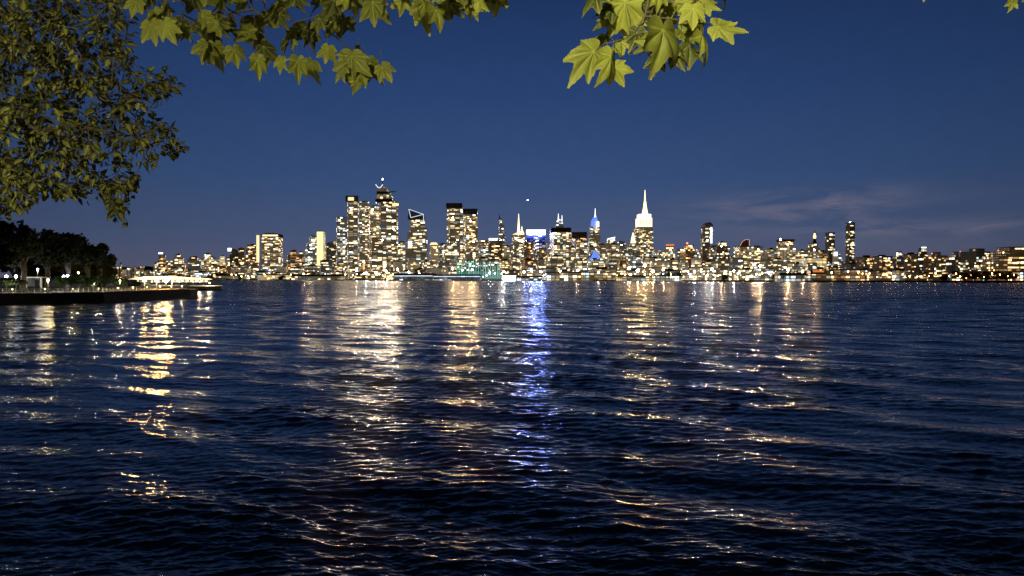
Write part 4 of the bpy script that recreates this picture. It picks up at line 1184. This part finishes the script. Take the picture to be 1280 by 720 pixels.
def inside(x, y, poly):
    c = False; n = len(poly)
    for i in range(n):
        (x1, y1), (x2, y2) = poly[i], poly[(i + 1) % n]
        if (y1 > y) != (y2 > y) and x < (x2 - x1) * (y - y1) / (y2 - y1) + x1: c = not c
    return c

def grow(points, seeds, jitter=.04):
    """greedy branching: every target point is tied to the nearest point already on the tree"""
    nodes = [Vector(p) for p, _ in seeds]; par = [q for _, q in seeds]
    root = nodes[0]
    pts_ = sorted(points, key=lambda p: min((p - n_).length for n_ in nodes[:len(seeds)]))
    for p in pts_:
        bi = min(range(len(nodes)), key=lambda i: (nodes[i] - p).length + .05 * (nodes[i] - root).length)
        a = nodes[bi]; L = (p - a).length
        k = max(1, int(L / .22)); last = bi
        for j in range(1, k + 1):
            q = a.lerp(p, j / k)
            if j < k: q = q + Vector([vr.gauss(0, jitter) for _ in range(3)]) * min(1, L)
            q.z += .10 * L * math.sin(math.pi * j / k)
            nodes.append(q); par.append(last); last = len(nodes) - 1
    return nodes, par

def wood(mb, nodes, par, rmin, rmax_, p=2.3):
    n = len(nodes); load = [0.0] * n; ch = [0] * n
    for i in range(n):
        if par[i] >= 0: ch[par[i]] += 1
    rad = [0.0] * n
    for i in range(n - 1, -1, -1):
        r_ = rmin if ch[i] == 0 else max(rmin, load[i] ** (1 / p))
        rad[i] = min(r_, rmax_)
        if par[i] >= 0: load[par[i]] += rad[i] ** p
    for i in range(n):
        if par[i] >= 0:
            mb.tube([nodes[par[i]], nodes[i]], [min(rad[par[i]], rad[i] * 1.25), rad[i]], 5 if rad[i] < .02 else 8)
    return rad, ch

CAM = Vector((0, 0, CAMZ))
# --- left tree with small oval leaves
POLY_L = [(-60, -40), (158, -40), (163, 20), (158, 62), (178, 88), (222, 96), (222, 112), (200, 122), (202, 140), (222, 163), (214, 174), (243, 194),
          (228, 204), (196, 203), (186, 222), (187, 236), (164, 240), (170, 272), (152, 280), (128, 262), (112, 240), (92, 240), (66, 246), (56, 258),
          (26, 250), (14, 268), (-60, 285)]
lt = empty('overhanging_tree', (-9.6, 6.6, 4.4), 'dark leafy tree with small oval leaves filling the upper left corner', 'tree')
seeds = [(Vector((-9.6, 6.6, 6.2)), -1), (Vector((-8.6, 6.7, 7.0)), 0), (Vector((-7.6, 6.8, 7.3)), 1)]
def limb(start, pl):
    last = start
    for q in pl:
        seeds.append((at(*q), last)); last = len(seeds) - 1
limb(2, [(-90, 110, 6.9), (-20, 138, 6.9), (20, 148, 6.8), (45, 162, 6.7), (85, 168, 6.6)])
limb(2, [(-90, 60, 7.0), (-20, 50, 7.2), (50, 60, 7.2), (100, 60, 7.0)])
limb(2, [(-90, 190, 7.0), (-30, 200, 7.1), (30, 205, 7.0), (80, 215, 6.9), (125, 235, 6.8)])
limb(5, [(40, 120, 7.2), (90, 110, 7.3), (150, 120, 7.2)])
limb(6, [(110, 160, 6.6), (150, 168, 6.5), (190, 180, 6.4)])
pts_ = []
while len(pts_) < 1250:
    x_, y_ = vr.uniform(-60, 243), vr.uniform(-40, 283)
    if not inside(x_, y_, POLY_L): continue
    if x_ > 150 and vr.random() < .2: continue
    pts_.append(at(x_, y_, vr.uniform(5.6, 9.0)))
nodes, par = grow(pts_, seeds)
mb = MB(lt.location); rad, ch = wood(mb, nodes, par, .0024, .075)
mb.build('branches', M['bark'], lt)
mb = MB(lt.location)
mb.tube([(-9.6, 6.6, 4.4), (-9.65, 6.6, 5.3), (-9.6, 6.6, 6.3), (-9.9, 6.8, 8.0), (-10.2, 7, 11)], [.26, .2, .17, .13, .06], 12)
mb.build('trunk', M['bark'], lt)
lv = Leaves()
for i in range(len(seeds), len(nodes)):
    a, b_ = nodes[par[i]], nodes[i]
    if rad[i] > .014: continue
    d_ = (b_ - a)
    if d_.length < 1e-4: continue
    k = vr.choice([1, 2, 3, 3]) + (3 if ch[i] == 0 else 0) + (2 if b_.x / b_.y < -.50 else 0)
    for j in range(k):
        p = a.lerp(b_, vr.random())
        side = d_.normalized().orthogonal(); side.rotate(Matrix.Rotation(vr.uniform(0, 6.28), 3, d_.normalized()))
        tip = (d_.normalized() * .6 + side * .8 + Vector((0, 0, -.65)) + Vector([vr.gauss(0, .25) for _ in range(3)]))
        nrm = Vector((vr.gauss(0, .55), -.25 + vr.gauss(0, .5), .8))
        lv.add(vr.choice(T_OVAL), p + side * .02, tip, nrm, vr.uniform(.045, .10), 0.0 if vr.random() < .6 else vr.random() ** 1.2)  # dark share: shaded leaves put into the colour
print('left leaves', len(lv.v))
lv.build('leaves', M['oval_leaf'], lt)

# --- plane tree behind the viewer, its sprays hang into the top of the view
pt = empty('plane_tree', (2.6, -2.8, 4.4), 'plane tree whose big lobed yellow-green leaves hang into the top of the view', 'tree')
mb = MB(pt.location)
mb.tube([(2.6, -2.8, 4.4), (2.62, -2.8, 5.6), (2.5, -2.7, 7.2), (2.2, -2.3, 8.8), (1.9, -1.6, 10.5)], [.30, .24, .2, .16, .1], 14)
mb.build('trunk', M['bark'], pt)
hub = Vector((2.2, -2.3, 8.8))
def spray(target_pts, stem_pts, rmin=.0018):
    sd = [(hub, -1)]
    last = 0
    for q in stem_pts:
        sd.append((q, last)); last = len(sd) - 1
    return grow(target_pts, sd, .03)
mbp = MB(pt.location); plv = Leaves()
def hang(polys, D0, D1, npts, size, stems, dens=1.0, tm=None, bias=0, up=0.0):
    P = []
    xs = [p[0] for p in polys]; ys = [p[1] for p in polys]
    while len(P) < npts:
        x_, y_ = vr.uniform(min(xs), max(xs)), vr.uniform(min(ys), max(ys))
        if inside(x_, y_, polys): P.append(at(x_, y_, vr.uniform(D0, D1)))
    nodes, par = spray(P, stems)
    rad, ch = wood(mbp, nodes, par, .0022, .03)
    for i in range(1 + len(stems), len(nodes)):
        if vr.random() > dens: continue
        p = nodes[i]
        for _ in range(1 + (ch[i] == 0)):
            tip = Vector((vr.gauss(0, .55), vr.gauss(-.1, .4), -1.0))
            nrm = Vector((vr.gauss(0, .9), -.8 + vr.gauss(0, .5), .3 + vr.gauss(0, .6)))
            st_ = p + Vector((vr.gauss(0, .02), vr.gauss(0, .02), -.02))
            mbp.tube([p, p.lerp(st_, .5) + Vector((0, 0, -.005)), st_], [.0013, .0011, .0011], 4)
            plv.add(vr.choice(tm or T_MID), st_, tip, nrm, size * vr.uniform(.65, 1.2), 0.0 if vr.random() < .35 else vr.random() * (.8 if bias else 1))  # some leaves coloured dark as if unlit
# left spray over the middle-left sky
hang([(160, -60), (430, -60), (438, -10), (432, 22), (392, 38), (405, 55), (428, 58), (470, 70), (478, 84), (440, 86), (415, 72), (385, 66), (362, 48), (330, 56),
      (300, 50), (262, 62), (245, 48), (205, 28), (170, 6)], 3.9, 4.7, 150, .105,
     [Vector((.6, -.4, 9.0)), Vector((-.6, 1.8, 8.9)), at(500, -110, 3.8), at(420, -50, 4.1), at(330, -20, 4.2)], .72, bias=1)
hang([(440, -50), (630, -50), (624, -2), (600, -6), (575, 6), (545, 4), (520, 0), (500, 0), (470, 2), (452, -4)], 3.5, 4.1, 44, .10,
     [Vector((1.0, -.4, 8.9)), Vector((.2, 1.8, 8.6)), at(560, -90, 3.5), at(530, -45, 3.7)], .6)
hang([(715, -60), (905, -60), (905, -20), (880, 8), (850, 10), (800, 14), (770, 10), (735, -10)], 2.95, 3.5, 40, .125,
     [Vector((1.8, -.6, 8.6)), Vector((1.2, 1.4, 8.0)), at(850, -90, 2.9), at(820, -40, 3.0)], .5, T_HERO)
hang([(1262, -40), (1330, -40), (1330, 6), (1268, -2)], 4.0, 4.4, 9, .10, [Vector((3.4, .6, 8.4)), at(1320, -60, 4.1)], .6)
hang([(1148, -40), (1160, -40), (1158, -24), (1150, -24)], 4.2, 4.4, 3, .08, [Vector((2.8, .8, 8.4)), at(1156, -60, 4.2)], .4)
# hero leaves of the right spray: base px, tip px, size px
nodesR = [at(820, -40, 3.0), at(812, -5, 3.02), at(806, 20, 3.02), at(790, 45, 3.03), at(768, 52, 3.0), at(850, 25, 3.05), at(880, 30, 3.05)]
mbp.tube(nodesR[:5], [.006, .005, .004, .003, .002], 6)
mbp.tube([nodesR[2], nodesR[5], nodesR[6]], [.004, .003, .002], 6)
HERO = [((743, 64), (706, 98), 54, 4), ((782, 3), (786, 56), 56, 3), ((829, 37), (831, 92), 56, 3), ((878, 44), (898, 82), 40, 6), ((897, 33), (934, 40), 40, 6),
        ((764, 70), (757, 112), 40, 4), ((768, 84), (780, 106), 26, 4), ((745, -6), (724, 18), 34, 1), ((815, 50), (797, 74), 28, 3), ((855, 2), (863, 26), 30, 5),
        ((838, -4), (842, 24), 34, 2), ((756, 44), (738, 50), 24, 4), ((822, 70), (817, 92), 30, 3), ((846, 66), (851, 88), 30, 3), ((796, 40), (790, 72), 30, 3),
        ((868, 20), (884, 30), 28, 5), ((862, 56), (880, 76), 34, 6), ((800, 4), (812, 26), 28, 2), ((765, 10), (752, 28), 30, 1), ((776, 52), (764, 66), 26, 4),
        ((770, -4), (765, 20), 34, 1), ((812, 0), (822, 22), 34, 2), ((880, 2), (898, 14), 26, 6), ((826, 20), (840, 40), 30, 2), ((852, 38), (872, 52), 32, 5)]
for i, (bp, tp_, sz, nd) in enumerate(HERO):
    D = 3.0 + vr.uniform(-.08, .12)
    if i > 10: D += .1
    a, c = at(*bp, D), at(*tp_, D + vr.uniform(-.04, .04))
    size = sz / F * D
    nrm = Vector((vr.gauss(0, .65), -1, .1 + vr.gauss(0, .6)))
    if i in (11, 12, 13, 14): nrm = Vector((.2, .5, 1))
    plv.add(vr.choice(T_HERO), a, c - a, nrm, size, .05 if vr.random() < .28 and i > 3 else vr.uniform(.45, 1))  # a few coloured dark to look shaded
    n_ = nodesR[nd]
    mbp.tube([n_, n_.lerp(a, .5) + Vector((0, 0, .012)), a], [.0018, .0014, .0012], 5)
# outlying sprigs of the left spray
for bp, tp_, sz in (((440, 70), (436, 116), 34), ((462, 78), (474, 106), 32), ((430, 84), (418, 94), 22), ((452, 92), (448, 108), 26), ((478, 84), (488, 98), 22), ((372, 76), (372, 102), 28), ((388, 78), (378, 92), 22),
                    ((322, 74), (323, 98), 26), ((268, 58), (274, 98), 32), ((256, 56), (246, 76), 26), ((292, 62), (300, 88), 24), ((188, 30), (196, 56), 28), ((170, 2), (164, 22), 22),
                    ((206, 30), (222, 66), 30), ((352, 74), (348, 90), 18), ((530, 10), (534, 44), 34), ((545, 12), (556, 38), 26), ((466, 2), (464, 38), 34), ((590, 2), (596, 26), 28), ((505, -4), (500, 18), 26),
                    ((575, -2), (582, 22), 26), ((615, -6), (622, 10), 22), ((442, 0), (446, 14), 20), ((410, 60), (404, 80), 22), ((1156, -10), (1156, 6), 12), ((1266, 0), (1264, 18), 16)):
    D = 3.95 + vr.uniform(-.15, .15)
    a, c = at(*bp, D), at(*tp_, D)
    plv.add(vr.choice(T_HERO), a, c - a, Vector((vr.gauss(0, .35), -1, .1 + vr.gauss(0, .3))), sz / F * D, vr.uniform(.4, 1))
    q = at(bp[0] + vr.uniform(-10, 10), bp[1] - 22, D + .03)
    mbp.tube([q, q.lerp(a, .5) + Vector((.004, 0, .006)), a], [.0018, .0014, .0012], 5)
mbp.build('branches', M['bark'], pt)
plv.build('leaves', M['plane_leaf'], pt)
print('plane leaves', len(plv.v))

# promenade lamp behind the viewer, it lights the hanging leaves
sl = empty('street_lamp', (-1.6, -3.0, 4.4), 'warm promenade lamp standing behind the viewer on the quay', 'street lamp')
mb = MB(sl.location); mb.tube([(-1.6, -3.0, 4.4), (-1.6, -3.0, 4.8), (-1.6, -3.0, 7.0)], [.09, .055, .04], 10); mb.build('pole', M['steel'], sl)
mb = MB(sl.location); mb.ball((-1.6, -3.0, 7.16), .17, 14, 8); mb.build('lamp_globe', glow('near_lamp_globe', (1, .85, .5), 40, False), sl, True)
point('lamp_light', (.0, .0, 3.25), 4600, (1, .93, .50), .1, sl)
sl.children[-1].location = (0, .3, 2.85)

for o in scene.objects:
    if o.type == 'EMPTY' and '_x' in o: del o['_x']

# ------------------------------------------------------------------ render settings
scene.view_settings.view_transform = 'Standard'
scene.view_settings.look = 'None'
scene.view_settings.exposure = 0
scene.render.engine = 'CYCLES'
cy = scene.cycles
cy.max_bounces = 5; cy.glossy_bounces = 3; cy.diffuse_bounces = 2; cy.transmission_bounces = 3
cy.sample_clamp_indirect = 6
cy.caustics_reflective = False; cy.caustics_refractive = False
print('objects', len(scene.objects))
